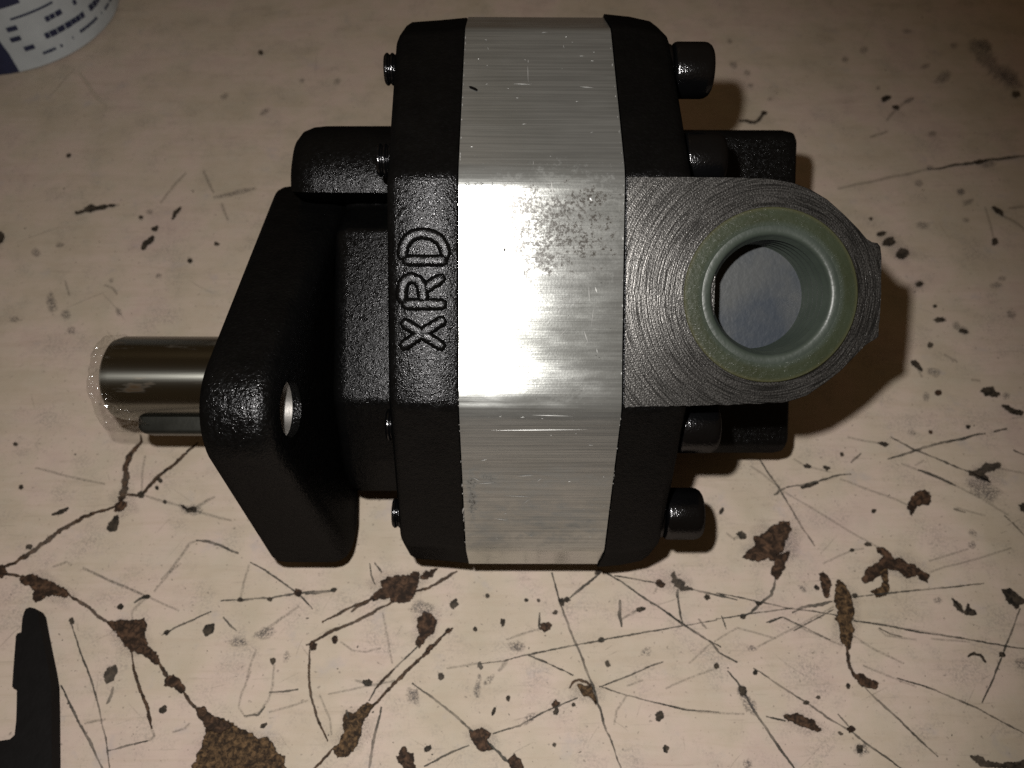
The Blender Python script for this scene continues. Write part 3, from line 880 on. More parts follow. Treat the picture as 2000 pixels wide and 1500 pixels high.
def chip(fr, pts, mat='chip', name='chip', rag=2.6, feather=6.0):
    P = [Vector(p) for p in conv(fr, pts)]; n = len(P); Q = []; seed = random.random() * 100
    area = sum(P[i].x * P[(i + 1) % n].y - P[(i + 1) % n].x * P[i].y for i in range(n))
    if area < 0: P.reverse()
    for i in range(n):
        a, b = P[i], P[(i + 1) % n]; k = max(1, int((b - a).length / 3.2))
        for j in range(k): Q.append(a.lerp(b, j / k))
    m = len(Q); z = lay(); N = []
    for i in range(m):
        d = (Q[(i + 1) % m] - Q[i - 1]); d = d.normalized() if d.length > 1e-6 else Vector((1, 0)); N.append(Vector((d.y, -d.x)))
    In, Out = [], []
    for i in range(m):
        j = mnoise.noise(Vector((Q[i].x * 0.16, Q[i].y * 0.16, seed))) * rag + mnoise.noise(Vector((Q[i].x * 0.5, Q[i].y * 0.5, seed))) * rag * 0.8
        q = Q[i] + N[i] * j; In.append(q - N[i] * 1.3); Out.append(q + N[i] * feather)
    bm = bmesh.new(); lc = bm.verts.layers.float.new('cover')
    vi = [bm.verts.new(on_bench(q.x, q.y, z)) for q in In]; vo = [bm.verts.new(on_bench(q.x, q.y, z)) for q in Out]
    for v in vi: v[lc] = 0.92
    for i in range(m):
        j = (i + 1) % m; bm.faces.new((vi[i], vi[j], vo[j], vo[i]))
    f = bm.faces.new(vi); bmesh.ops.triangulate(bm, faces=[f])
    for f in bm.faces:
        f.normal_update()
        if f.normal.z < 0: f.normal_flip()
    c = sum((v.co for v in bm.verts), Vector()) / len(bm.verts); c.z = 0
    for v in bm.verts: v.co -= c
    me = bpy.data.meshes.new(name); bm.to_mesh(me); bm.free()
    o = obj(name, me, M[mat], bench); o.location = c
    return o
def blob(fr, c, rx, ry=None, ang=0, mat='spot', name='stain', feather=3.4, rag=0.26):
    ry = rx if ry is None else ry
    cx_, cy_ = conv(fr, [c])[0]; rx, ry = rx / fr[2], ry / fr[2]; z = lay(); seed = random.random() * 90
    k = max(10, min(40, int((rx + ry) * 1.6))); V = [tuple(on_bench(cx_, cy_, z))]; cov = [1.0]; Fc = []; ca, sa = math.cos(R(ang)), math.sin(R(ang))
    for r_, cv in ((0.45, 1.0), (0.75, 0.80), (1.0, 0.0)):
        for i in range(k):
            t = 2 * math.pi * i / k
            g = 1 + rag * 1.6 * mnoise.noise(Vector((math.cos(t) * 1.3, math.sin(t) * 1.3, seed))) + rag * mnoise.noise(Vector((math.cos(t) * 4, math.sin(t) * 4, seed)))
            ex = feather if r_ == 1.0 else 0
            x, y = math.cos(t) * (rx * r_ * g + ex), math.sin(t) * (ry * r_ * g + ex)
            V.append(tuple(on_bench(cx_ + x * ca - y * sa, cy_ + x * sa + y * ca, z))); cov.append(cv)
    for i in range(k):
        j = (i + 1) % k; Fc.append((0, 1 + i, 1 + j))
        for q in (0, k): Fc.append((1 + q + i, 1 + q + k + i, 1 + q + k + j, 1 + q + j))
    return with_cover(name, V, Fc, cov, mat)

A1 = (0, 1100, 2.857)          # frames in which the marks were measured
chip(A1, [(1150, 905), (1160, 880), (1200, 860), (1290, 890), (1330, 930), (1400, 950), (1440, 985), (1490, 970), (1520, 1010), (1545, 1060), (1580, 1080), (1590, 1180), (1060, 1180), (1075, 1125), (1100, 1110), (1110, 1060), (1140, 990), (1155, 940)], 'chip_tan', rag=3.0)
chip(A1, [(1095, 812), (1140, 805), (1180, 850), (1240, 880), (1300, 905), (1230, 940), (1160, 925), (1120, 870)], 'chip')
chip(A1, [(600, 330), (690, 320), (740, 325), (800, 312), (812, 345), (800, 400), (820, 460), (870, 500), (890, 560), (860, 555), (800, 510), (740, 490), (700, 460), (650, 385)])
chip(A1, [(918, 682), (930, 640), (965, 625), (1000, 650), (1030, 700), (1015, 725), (980, 695), (950, 685)])
chip(A1, [(118, 75), (180, 65), (230, 90), (262, 95), (300, 115), (350, 140), (392, 178), (360, 185), (310, 175), (260, 180), (230, 200), (205, 215), (185, 200), (195, 160), (170, 120), (120, 110)])
scratch(A1, [(-10, 45), (40, 62), (125, 75)], 16, 'scratch_brown')
scratch(A1, [(385, 182), (470, 235), (545, 295), (610, 335)], 18, 'scratch_brown')
scratch(A1, [(885, 555), (915, 600), (935, 645)], 20, 'scratch_brown')
scratch(A1, [(1020, 715), (1060, 780), (1105, 825)], 20, 'scratch_brown')
B1 = (0, 850, 4.287)
scratch(B1, [(-20, 1120), (120, 1070), (310, 950), (480, 820), (680, 690), (850, 640), (985, 590)], 44, 'scratch_brown', 30)
scratch(B1, [(960, 640), (1030, 520), (1052, 400), (1070, 290), (1110, 150), (1185, 0)], 82, 'scratch_brown', 40, rough=0.25)
scratch(B1, [(1060, 488), (1170, 497), (1240, 430), (1340, 340), (1460, 240), (1660, 60)], 34, 'scratch_brown', 24)
blob(B1, (1010, 590), 60, 45, -50, 'chip'); blob(B1, (1180, 500), 26, 24, 0, 'spot')
chip(B1, [(985, 680), (990, 740), (965, 790), (930, 800), (900, 780), (925, 730), (960, 690)], 'spot', rag=1.2)
scratch(B1, [(430, 662), (500, 635), (575, 605)], 34, 'spot'); blob(B1, (1010, 1437), 18, 24, 30); blob(B1, (240, 935), 32, 18, -15); blob(B1, (175, 435), 18); blob(B1, (130, 75), 18, 14); blob(B1, (10, 1140), 45, 60, 10, 'chip'); blob(B1, (1380, 560), 14); blob(B1, (1340, 380), 16); blob(B1, (1315, 440), 14)
chip(B1, [(1510, 585), (1560, 612), (1640, 590), (1690, 635), (1620, 660), (1560, 640)], 'smear', rag=2)
chip(B1, [(1520, 590), (1570, 615), (1640, 600), (1640, 640), (1580, 640)], 'spot', rag=1)
scratch(B1, [(1640, 600), (1720, 560), (1800, 515)], 18, 'hair'); scratch(B1, [(1650, 640), (1760, 670), (1940, 715)], 12, 'hair')
scratch(B1, [(1640, 880), (1740, 890), (1840, 920), (1929, 960), (2000, 985)], 20, 'scratch'); scratch(B1, [(1350, 1210), (1430, 1130), (1540, 985), (1590, 905), (1650, 880)], 14, 'hair')
scratch(B1, [(1120, 1400), (1160, 1370), (1230, 1345)], 18, 'scratch'); blob(B1, (1225, 1350), 30, 16, -10)
scratch(B1, [(690, 1110), (940, 1222), (1230, 1350), (1500, 1470)], 10, 'hair'); scratch(B1, [(1200, 500), (1380, 560), (1510, 590)], 12, 'hair'); scratch(B1, [(1215, 170), (1190, 330), (1185, 470)], 10, 'hair')
scratch(B1, [(300, 270), (550, 340), (730, 380), (880, 410)], 10, 'hair'); scratch(B1, [(440, 1105), (560, 1060), (600, 1090)], 12, 'hair')
# lower left
scratch(A1, [(735, 490), (748, 590), (775, 690), (815, 790), (835, 870), (848, 925)], 9, 'scratch_brown', 26); scratch(A1, [(845, 915), (860, 960), (830, 990)], 10, 'hair')
scratch(A1, [(400, 340), (440, 470), (510, 660), (565, 860), (600, 1040), (618, 1200)], 8); scratch(A1, [(340, 680), (430, 870), (500, 990), (570, 1150)], 9, 'scratch', 16)
chip(A1, [(580, 635), (600, 590), (640, 575), (652, 595), (630, 650), (600, 665)], 'spot', rag=1.5); scratch(A1, [(635, 690), (620, 740), (590, 785)], 16, 'scratch'); blob(A1, (910, 815), 24, 17, -30)
chip(A1, [(1130, 375), (1150, 350), (1190, 342), (1185, 385), (1150, 400)], 'spot'); blob(A1, (822, 186), 18, 12); blob(A1, (670, 243), 14); blob(A1, (400, 320), 14, 18)
scratch(A1, [(600, 1045), (720, 1015), (830, 990)], 8, 'scratch'); scratch(A1, [(900, 402), (1000, 350), (1130, 290), (1180, 270)], 7); blob(A1, (930, 385), 20, 11, -30)
scratch(A1, [(1245, 300), (1280, 345), (1320, 378)], 10); scratch(A1, [(1230, 210), (1500, 195), (1650, 170), (1760, 158), (1870, 148)], 9); blob(A1, (1860, 150), 18, 10); blob(A1, (1505, 200), 16, 12); blob(A1, (1340, 204), 16, 10)
scratch(A1, [(1395, -5), (1480, 40), (1560, 95), (1660, 165), (1745, 255)], 8); scratch(A1, [(1390, 5), (1360, 110), (1340, 200)], 7, 'hair'); chip(A1, [(1640, 170), (1655, 150), (1680, 150), (1670, 185)], 'chip')
for q in ([(1330, 800), (1350, 720), (1400, 600)], [(1330, 800), (1370, 858), (1450, 830), (1500, 760), (1520, 680), (1530, 560)], [(1430, 480), (1400, 560), (1375, 640)]): scratch(A1, q, 7, 'hair')
scratch(A1, [(1360, 852), (1440, 845), (1480, 800)], 9, 'scratch'); blob(A1, (1523, 545), 13, 20, 0); blob(A1, (1600, 520), 12, 26, 10, 'smear'); scratch(A1, [(1500, 722), (1620, 710), (1665, 705)], 8); scratch(A1, [(1500, 832), (1620, 800), (1720, 765)], 7, 'hair')
scratch(A1, [(960, 945), (1030, 920), (1060, 890)], 8, 'hair'); scratch(A1, [(470, 895), (590, 870)], 8, 'hair'); blob(A1, (1470, 905), 24, 9, -25); blob(A1, (1330, 440), 50, 22, 0, 'smear'); blob(A1, (1480, 390), 60, 26, -20, 'smear')
scratch(A1, [(1450, 400), (1540, 330), (1670, 240)], 9, 'hair'); scratch(A1, [(460, 30), (630, 105), (830, 190)], 8, 'hair'); scratch(A1, [(860, 160), (960, 40), (1010, 0)], 8, 'hair'); scratch(A1, [(740, 320), (735, 270), (810, 195)], 8, 'hair')
# below the pump
D1 = (600, 1100, 2.5)
chip(D1, [(305, 180), (340, 145), (370, 120), (362, 88), (430, 65), (500, 60), (538, 45), (535, 100), (528, 140), (500, 182), (440, 190), (415, 185), (405, 165), (360, 175)], rag=2.6)
chip(D1, [(555, 72), (570, 45), (632, 30), (610, 55), (585, 72)]); scratch(D1, [(70, 285), (150, 250), (225, 212), (315, 172)], 11, 'scratch_brown'); scratch(D1, [(215, 240), (240, 215), (315, 180)], 16, 'scratch_brown')
scratch(D1, [(-5, 402), (60, 362), (130, 330), (230, 285), (330, 235), (425, 188)], 14, 'scratch_brown'); scratch(D1, [(525, 138), (590, 122), (640, 92), (735, 42)], 14, 'scratch_brown'); blob(D1, (28, 405), 22, 24, 0, 'chip'); blob(D1, (135, 372), 14, 22, 10, 'chip')
chip(D1, [(538, 300), (545, 270), (572, 240), (610, 255), (630, 290), (615, 340), (575, 368), (548, 415), (533, 385), (552, 345)]); scratch(D1, [(545, 400), (430, 510), (340, 600), (300, 672)], 7, 'scratch'); blob(D1, (560, 215), 50, 30, 0, 'smear')
scratch(D1, [(712, 316), (660, 360), (600, 418), (520, 495), (430, 578), (370, 650), (305, 712)], 15, 'scratch_brown', 18); blob(D1, (600, 412), 26, 11, -42, 'chip'); blob(D1, (690, 330), 20, 10, -30, 'chip'); scratch(D1, [(425, 515), (380, 560), (330, 615)], 13, 'scratch_brown')
chip(D1, [(200, 730), (230, 735), (290, 685), (318, 692), (300, 730), (265, 770), (255, 850), (230, 900), (195, 940), (150, 945), (125, 910), (160, 880), (180, 820), (175, 760)], 'chip_tan'); scratch(D1, [(192, 715), (200, 760)], 9)
scratch(D1, [(125, 905), (80, 955), (20, 1020)], 11, 'scratch_brown'); chip(D1, [(440, 955), (470, 895), (485, 925), (512, 932), (530, 1020), (490, 1010)], 'chip')
chip(D1, [(795, 820), (850, 810), (897, 828), (870, 862), (910, 905), (850, 915), (810, 870)]); scratch(D1, [(512, 585), (620, 662), (720, 742), (810, 822)], 6, 'scratch', 12); scratch(D1, [(880, 875), (970, 960), (1060, 1010)], 13, 'scratch'); chip(D1, [(985, 960), (1010, 935), (1040, 965), (1060, 1010), (1005, 1010)])
scratch(D1, [(1193, 45), (1215, 120), (1240, 205), (1275, 300), (1310, 390), (1355, 500), (1400, 620), (1450, 780), (1535, 1010)], 9); blob(D1, (1244, 190), 14, 20, 0)
scratch(D1, [(1430, 45), (1380, 85), (1330, 130), (1272, 175)], 12, 'scratch'); blob(D1, (1268, 178), 17, 13); scratch(D1, [(1445, 38), (1540, 95), (1650, 172), (1830, 290), (1900, 345), (2020, 410)], 7); blob(D1, (1420, 44), 20, 9, -20)
chip(D1, [(1320, 590), (1355, 605), (1382, 598), (1412, 685), (1390, 652), (1350, 642)], 'chip_tan', rag=1.2); scratch(D1, [(1282, 612), (1295, 582), (1325, 568), (1362, 575), (1388, 595)], 12, 'scratch_brown')
for x, y, a, b, g in ((715, 200, 26, 18, -50), (955, 290, 12, 16, 0), (1210, 240, 14, 10, -40), (295, 583, 24, 14, 10), (1720, 748, 22, 24, 30), (1466, 490, 11, 17, -15), (1630, 224, 22, 11, -10), (1437, 375, 18, 9, 0), (1215, 725, 12, 16, 30), (655, 553, 14, 18, 0), (1750, 905, 14, 18, 0), (590, 905, 26, 10, -40), (980, 660, 10, 14, 0), (1300, 690, 8, 8, 0), (1205, 886, 9, 9, 0), (820, 322, 9, 9, 0), (880, 158, 9, 9, 0), (1130, 182, 8, 8, 0), (1070, 180, 8, 8, 0), (1955, 165, 12, 12, 0), (910, 722, 6, 22, 20)): blob(D1, (x, y), a, b, g)
chip(D1, [(1140, 318), (1135, 300), (1185, 295), (1185, 322), (1160, 330)], 'chip'); scratch(D1, [(1135, 240), (1132, 320)], 8); scratch(D1, [(1130, 322), (1050, 345), (970, 372)], 6, 'hair'); chip(D1, [(1195, 690), (1210, 670), (1230, 680), (1215, 708)], 'chip')
blob(D1, (1025, 405), 34, 22, 0, 'smear'); blob(D1, (1090, 757), 34, 16, -40, 'smear'); blob(D1, (1655, 430), 24, 16, -40, 'smear'); blob(D1, (885, 572), 32, 10, -45, 'smear'); scratch(D1, [(836, 540), (830, 590), (822, 655)], 26, 'smear'); scratch(D1, [(845, 480), (846, 520)], 22, 'scratch'); scratch(D1, [(980, 470), (930, 525)], 14, 'hair'); blob(D1, (520, 645), 30, 36, 0, 'smear')
scratch(D1, [(1525, 178), (1520, 240), (1535, 312)], 16, 'scratch'); scratch(D1, [(1535, 275), (1610, 228)], 10, 'hair'); chip(D1, [(1780, 60), (1790, 45), (1800, 75), (1820, 85), (1845, 95), (1838, 110), (1880, 128), (1825, 128), (1795, 108)], 'spot'); scratch(D1, [(1812, 125), (1806, 170)], 12); scratch(D1, [(1860, 122), (1960, 145), (2100, 180)], 8); scratch(D1, [(1808, 160), (1818, 230), (1830, 290)], 8); chip(D1, [(1700, 100), (1720, 80), (1745, 100), (1730, 115)], 'chip')
for q, w_ in (([(840, 492), (960, 478), (1050, 452), (1300, 402), (1440, 376), (1560, 352), (1760, 318), (2000, 278)], 6), ([(1080, 450), (1180, 490), (1300, 548)], 6), ([(1425, 606), (1560, 552), (1740, 480)], 6), ([(1425, 600), (1560, 645), (1670, 672), (1850, 716), (2010, 725)], 6), ([(905, 832), (1040, 790), (1180, 715), (1320, 655)], 7), ([(570, 992), (660, 945), (790, 888)], 8), ([(680, 512), (840, 490)], 5), ([(1560, 645), (1510, 720), (1500, 790)], 5), ([(1650, 510), (1735, 480)], 6), ([(1560, 600), (1640, 570)], 5), ([(1500, 60), (1620, 80), (1700, 95)], 6), ([(1720, 100), (1690, 150)], 5), ([(1910, 270), (1950, 320)], 8)): scratch(D1, q, w_, 'hair' if w_ < 6 else 'scratch')
scratch(D1, [(362, 700), (335, 820), (318, 900), (300, 1020)], 9, 'scratch', 18); scratch(D1, [(12, 420), (8, 540), (18, 650), (50, 770), (100, 870)], 12, 'scratch_brown', 10); scratch(D1, [(160, 385), (220, 425), (290, 432), (360, 415)], 5, 'hair'); scratch(D1, [(368, 240), (395, 380), (415, 490)], 5, 'hair'); scratch(D1, [(-10, 150), (60, 145), (130, 132)], 9); scratch(D1, [(330, -5), (365, 45)], 7); scratch(D1, [(305, 0), (312, 60), (330, 105)], 6); scratch(D1, [(100, 640), (240, 610), (430, 572)], 5, 'hair'); scratch(D1, [(60, 640), (110, 760), (120, 840)], 5, 'hair'); scratch(D1, [(230, 570), (300, 590), (340, 600)], 8, 'hair')
# lower right
G1 = (1300, 1100, 2.857)
chip(G1, [(945, 205), (950, 150), (960, 95), (985, 110), (1005, 130), (1030, 190), (1052, 268), (1032, 320), (1050, 380), (1032, 430), (1022, 480), (980, 430), (975, 345), (955, 312), (968, 265)], 'chip_tan', rag=2.0)
scratch(G1, [(1008, 460), (1015, 540), (1045, 625)], 26, 'scratch_brown', 16); chip(G1, [(1040, 612), (1100, 620), (1130, 650), (1182, 670), (1170, 697), (1100, 682)])
chip(G1, [(660, 852), (735, 840), (790, 868), (828, 885), (868, 932), (800, 920), (700, 880)], 'chip'); scratch(G1, [(560, 855), (670, 880)], 7); scratch(G1, [(1685, 522), (1720, 505), (1755, 515), (1788, 555)], 20, 'spot')
scratch(G1, [(345, 600), (420, 690), (470, 780), (520, 860), (620, 1010), (730, 1160)], 9, 'scratch', 15); chip(G1, [(400, 700), (430, 690), (450, 740), (490, 770), (500, 840), (460, 820), (430, 760)], 'smear'); blob(G1, (432, 715), 22, 30, -25, 'spot')
for q, w_ in (([(490, 585), (560, 630), (790, 780), (900, 860), (1030, 935), (1110, 1000), (1340, 1160)], 9), ([(1100, 680), (1200, 780), (1300, 870), (1400, 970), (1520, 1080)], 9), ([(1050, 320), (1220, 345), (1400, 382), (1600, 410), (1880, 460), (2010, 478)], 7), ([(1190, 362), (1250, 395), (1320, 410)], 7), ([(1980, 250), (1940, 360), (1880, 505), (1830, 640), (1765, 780)], 9), ([(1290, 640), (1500, 705), (1740, 810), (2010, 955)], 7), ([(-5, 268), (100, 345), (180, 390), (260, 442), (300, 500), (400, 555)], 9), ([(20, 795), (200, 830), (440, 842)], 5), ([(0, 700), (130, 640), (290, 585)], 5), ([(270, 440), (400, 360), (620, 420)], 5), ([(510, 470), (700, 370), (940, 240)], 6), ([(650, 300), (780, 370), (990, 460)], 6), ([(560, 330), (650, 300)], 8), ([(130, 560), (260, 440)], 5), ([(1040, 400), (1180, 490), (1330, 560)], 6), ([(1480, 420), (1700, 440)], 5), ([(1100, 570), (1220, 620), (1400, 690)], 5), ([(960, 840), (1040, 930)], 8)): scratch(G1, q, w_, 'hair' if w_ < 7 else 'scratch')
blob(G1, (1035, 925), 24, 20, 30, 'chip'); blob(G1, (785, 778), 14, 10); blob(G1, (1095, 1040), 40, 34, 0, 'smear'); blob(G1, (1085, 1035), 20, 24, 10, 'spot'); chip(G1, [(1700, 1075), (1740, 1075), (1790, 1105), (1860, 1118), (1950, 1112), (2010, 1100), (2010, 1150), (1960, 1150), (1860, 1135), (1760, 1130)], 'spot'); blob(G1, (975, 950), 14, 8, 20); blob(G1, (1875, 510), 20, 16); blob(G1, (230, 190), 16, 12); blob(G1, (1985, 560), 34, 26, 0, 'smear'); blob(G1, (455, 1120), 20, 30, 0, 'smear'); blob(G1, (285, 575), 12, 18); blob(G1, (480, 475), 24, 14, 0, 'smear'); blob(G1, (500, 610), 12, 14); blob(G1, (1018, 685), 10, 16); blob(G1, (850, 748), 10, 8)
E1 = (1400, 800, 3.333)
chip(E1, [(940, 1110), (962, 1080), (990, 1030), (1060, 995), (1085, 955), (1043, 905), (1080, 900), (1125, 940), (1150, 972), (1200, 975), (1240, 1005), (1290, 1022), (1330, 1055), (1382, 1072), (1370, 1122), (1300, 1080), (1240, 1095), (1190, 1045), (1110, 1035), (1060, 1080), (980, 1122)], 'chip')
chip(E1, [(1062, 1060), (1108, 1035), (1115, 1190), (1042, 1218), (1015, 1185), (1072, 1155), (1090, 1120)], 'chip_tan', rag=1.4)
chip(E1, [(175, 962), (210, 920), (252, 890), (245, 830), (290, 820), (330, 790), (370, 760), (410, 738), (470, 735), (486, 790), (462, 815), (442, 850), (430, 925), (385, 935), (395, 985), (355, 975), (330, 960), (270, 980), (228, 972)], 'chip'); chip(E1, [(395, 945), (470, 928), (455, 970), (440, 1022), (420, 1060), (390, 1102), (355, 1062), (378, 1000)], 'chip')
scratch(E1, [(382, 1085), (372, 1150), (355, 1205), (270, 1270), (225, 1320), (160, 1350)], 22, 'scratch', 12); blob(E1, (170, 1345), 20, 14); blob(E1, (270, 1260), 20, 12, 20); blob(E1, (160, 818), 34, 22, 35); scratch(E1, [(110, 840), (160, 815)], 10, 'hair')
chip(E1, [(1243, 632), (1262, 600), (1290, 545), (1350, 530), (1392, 560), (1380, 612), (1340, 608), (1300, 622), (1272, 682)], 'chip'); chip(E1, [(670, 1072), (690, 1058), (712, 1090), (738, 1120), (722, 1215), (700, 1218), (690, 1150)], 'chip')
chip(E1, [(1640, 398), (1690, 400), (1740, 360), (1850, 348), (1830, 380), (1790, 395), (1735, 412), (1780, 470), (1712, 445), (1650, 425)], 'spot'); blob(E1, (1740, 520), 120, 60, 20, 'smear')
chip(E1, [(1858, 1175), (1920, 1178), (1960, 1215), (2010, 1245), (1950, 1287), (1890, 1232)], 'spot'); chip(E1, [(1530, 1228), (1580, 1265), (1612, 1322), (1560, 1292)], 'spot'); chip(E1, [(1618, 1332), (1632, 1270), (1655, 1300), (1685, 1330), (1650, 1338)], 'spot')
chip(E1, [(1968, 620), (2010, 610), (2010, 665), (1985, 655)], 'spot'); blob(E1, (1090, 225), 40, 16, 8); blob(E1, (592, 368), 24, 13, 15); blob(E1, (712, 380), 20, 13, 15); blob(E1, (1022, 660), 14, 12); blob(E1, (1440, 1240), 22, 16, 0, 'smear'); blob(E1, (815, 290), 8, 12); blob(E1, (1270, 150), 28, 10, 15, 'smear'); blob(E1, (1395, 145), 12, 10, 0, 'chip'); blob(E1, (1670, 805), 26, 14, 30, 'smear'); blob(E1, (1660, 880), 22, 20, 0, 'smear'); blob(E1, (985, 877), 24, 10, 10); blob(E1, (880, 915), 16, 10); blob(E1, (650, 1160), 18, 12, 40); blob(E1, (560, 1168), 28, 10, 40, 'smear'); blob(E1, (30, 660), 10, 26, 30); blob(E1, (1930, 10), 50, 16, 15); blob(E1, (1970, 18), 30, 14, 10); blob(E1, (1635, 112), 14, 12); blob(E1, (900, 1210), 18, 12)
scratch(E1, [(545, 502), (610, 485), (660, 468)], 24, 'spot')
for q, w_ in (([(280, 325), (340, 420), (400, 505), (470, 620), (550, 760), (640, 890)], 9), ([(215, 365), (300, 420), (400, 500)], 6), ([(370, 555), (410, 525), (445, 508)], 15), ([(450, 505), (560, 490), (640, 470), (760, 435), (875, 418)], 10), ([(430, 530), (530, 590), (640, 652), (780, 740), (920, 825), (1050, 895)], 6), ([(850, 178), (960, 202), (1090, 225)], 6), ([(1110, 320), (1200, 298), (1290, 265), (1400, 232), (1480, 212), (1600, 188), (1700, 160), (1750, 155)], 13), ([(1800, 145), (1890, 122)], 10), ([(1130, 180), (1210, 220), (1290, 265), (1360, 290), (1450, 325), (1560, 375), (1650, 408)], 8), ([(1200, 350), (1270, 378), (1330, 400)], 6), ([(1310, 392), (1400, 425), (1480, 458), (1555, 492)], 15), ([(1550, 490), (1640, 540), (1720, 575), (1900, 690)], 6), ([(870, 345), (910, 315), (942, 285)], 12), ([(800, 450), (960, 510), (1160, 582), (1240, 620)], 6), ([(690, 1002), (790, 955), (885, 912), (960, 905)], 6), ([(-5, 1362), (150, 1340), (280, 1320), (500, 1290)], 7), ([(490, 1325), (560, 1295), (640, 1275), (755, 1250)], 20), ([(880, 1222), (1000, 1208), (1110, 1195), (1300, 1175), (1440, 1162), (1600, 1148), (1740, 1130)], 8), ([(-5, 1192), (140, 1222), (270, 1250), (480, 1296), (620, 1310), (790, 1342)], 7), ([(880, 1370), (1050, 1395), (1200, 1420), (1600, 1490)], 6), ([(425, 1350), (560, 1410), (740, 1500)], 7), ([(340, 1388), (430, 1350)], 9), ([(760, 1300), (640, 1365), (500, 1440)], 7), ([(1385, 1060), (1480, 1025), (1590, 1000), (1760, 950), (1920, 900)], 6), ([(1640, 905), (1500, 950), (1380, 985)], 5), ([(1870, 690), (1940, 755), (2010, 825)], 7), ([(1830, 380), (1920, 398), (2010, 415)], 6), ([(500, 320), (570, 365), (740, 405)], 5), ([(1350, 330), (1290, 365)], 6), ([(120, 850), (60, 800)], 5), ([(1930, 262), (2010, 295)], 8), ([(1540, 645), (1620, 670)], 9), ([(1300, 1500), (1100, 1470), (1050, 1420)], 6), ([(30, 1340), (60, 1430)], 7), ([(1560, 640), (1750, 690)], 5)): scratch(E1, q, w_, 'hair' if w_ < 7 else 'scratch')
# right and upper right
K1 = (1660, 350, 3.333)
for x, y, a, b, g, m_ in ((203, 355, 32, 15, -5, 'spot'), (257, 407, 46, 30, -8, 'spot'), (345, 485, 44, 34, -10, 'spot'), (450, 680, 30, 22, -30, 'smear'), (452, 682, 18, 16, 0, 'spot'), (580, 915, 44, 15, -5, 'spot'), (735, 985, 44, 20, 20, 'smear'), (745, 990, 34, 10, 15, 'spot'), (690, 950, 22, 16, 0, 'smear'), (522, 1080, 18, 15, 20, 'spot'), (438, 1212, 46, 18, 38, 'spot'), (545, 1255, 46, 24, 20, 'smear'), (1018, 1410, 18, 18, 0, 'smear'), (965, 205, 50, 16, 38, 'spot'), (945, 405, 18, 22, 0, 'spot'), (575, 1390, 20, 16, -30, 'chip'), (495, 1415, 18, 24, 0, 'smear'), (1020, 1482, 36, 12, 18, 'spot'), (950, 692, 34, 16, 0, 'smear'), (990, 645, 22, 12, 0, 'smear'), (555, 825, 10, 8, 0, 'spot'), (1050, 880, 30, 20, 30, 'smear'), (770, 150, 36, 12, -25, 'smear'), (755, 265, 16, 9, 0, 'smear'), (135, 258, 9, 9, 0, 'spot'), (720, 85, 20, 14, 0, 'smear'), (480, 300, 50, 16, 0, 'smear')): blob(K1, (x, y), a, b, g, m_)
chip(K1, [(852, 1382), (880, 1360), (922, 1355), (950, 1385), (978, 1405), (920, 1412)], 'spot'); scratch(K1, [(1000, 240), (1060, 270), (1140, 325)], 10, 'hair'); scratch(K1, [(1030, 190), (1140, 180)], 12, 'hair'); scratch(K1, [(880, 180), (915, 300), (940, 400)], 7, 'hair'); scratch(K1, [(610, 1140), (700, 1190)], 8, 'hair'); scratch(K1, [(790, 1305), (850, 1312)], 8, 'hair'); scratch(K1, [(440, 1230), (470, 1290)], 7, 'hair')
N1 = (1640, 60, 4.411)
blob(N1, (400, 582), 50, 18, -20); blob(N1, (483, 662), 36, 17, 10); scratch(N1, [(400, 775), (470, 690), (540, 630), (640, 575)], 14, 'hair'); blob(N1, (600, 595), 40, 12, -25, 'smear')
scratch(N1, [(-20, 1360), (150, 1320), (300, 1290), (450, 1258), (600, 1230), (770, 1188)], 14, 'hair'); scratch(N1, [(760, 1192), (880, 1180), (1000, 1158), (1120, 1138), (1230, 1122), (1380, 1105), (1500, 1090), (1620, 1070)], 18, 'scratch'); blob(N1, (1210, 1128), 70, 14, -8); blob(N1, (1280, 1150), 60, 20, -5, 'smear'); blob(N1, (775, 1180), 26, 16, 0, 'smear')
chip(N1, [(1130, 100), (1200, 85), (1270, 90), (1300, 200), (1350, 280), (1420, 330), (1500, 370), (1545, 420), (1530, 490), (1460, 480), (1390, 420), (1290, 320), (1200, 230)], 'smear', name='stain', rag=9, feather=9); chip(N1, [(1190, 95), (1260, 95), (1280, 150), (1220, 140)], 'smear', name='stain', rag=5, feather=6); chip(N1, [(1400, 370), (1500, 380), (1530, 440), (1450, 440)], 'smear', name='stain', rag=6, feather=6)
blob(N1, (1522, 548), 36, 30, 0); blob(N1, (740, 302), 36, 12, -20, 'smear'); blob(N1, (45, 245), 22, 18, 0, 'smear'); scratch(N1, [(260, 915), (330, 890), (420, 865)], 16, 'hair'); blob(N1, (985, 125), 26, 22, 0, 'smear'); blob(N1, (330, 492), 12, 10, 0, 'smear'); blob(N1, (890, 400), 80, 34, -35, 'smear'); blob(N1, (210, 160), 34, 20, -30, 'smear'); blob(N1, (800, 885), 30, 14, 0, 'smear'); blob(N1, (1050, 1385), 36, 22, 0, 'smear'); blob(N1, (680, 1310), 30, 22, 0, 'smear'); blob(N1, (580, 5), 36, 12, 0, 'smear')
Q1 = (1290, 60, 4.839)
scratch(Q1, [(745, 855), (810, 848), (885, 862), (930, 840), (955, 815), (985, 772)], 22, 'spot', 40); blob(Q1, (980, 778), 24, 18, -10); blob(Q1, (925, 985), 14, 11); blob(Q1, (820, 400), 22, 18, 0, 'smear'); blob(Q1, (690, 320), 34, 26, 30, 'smear'); blob(Q1, (655, 100), 18, 14, 0, 'smear'); blob(Q1, (1035, 645), 18, 12, 0, 'smear'); blob(Q1, (850, 515), 20, 10, 0, 'smear')
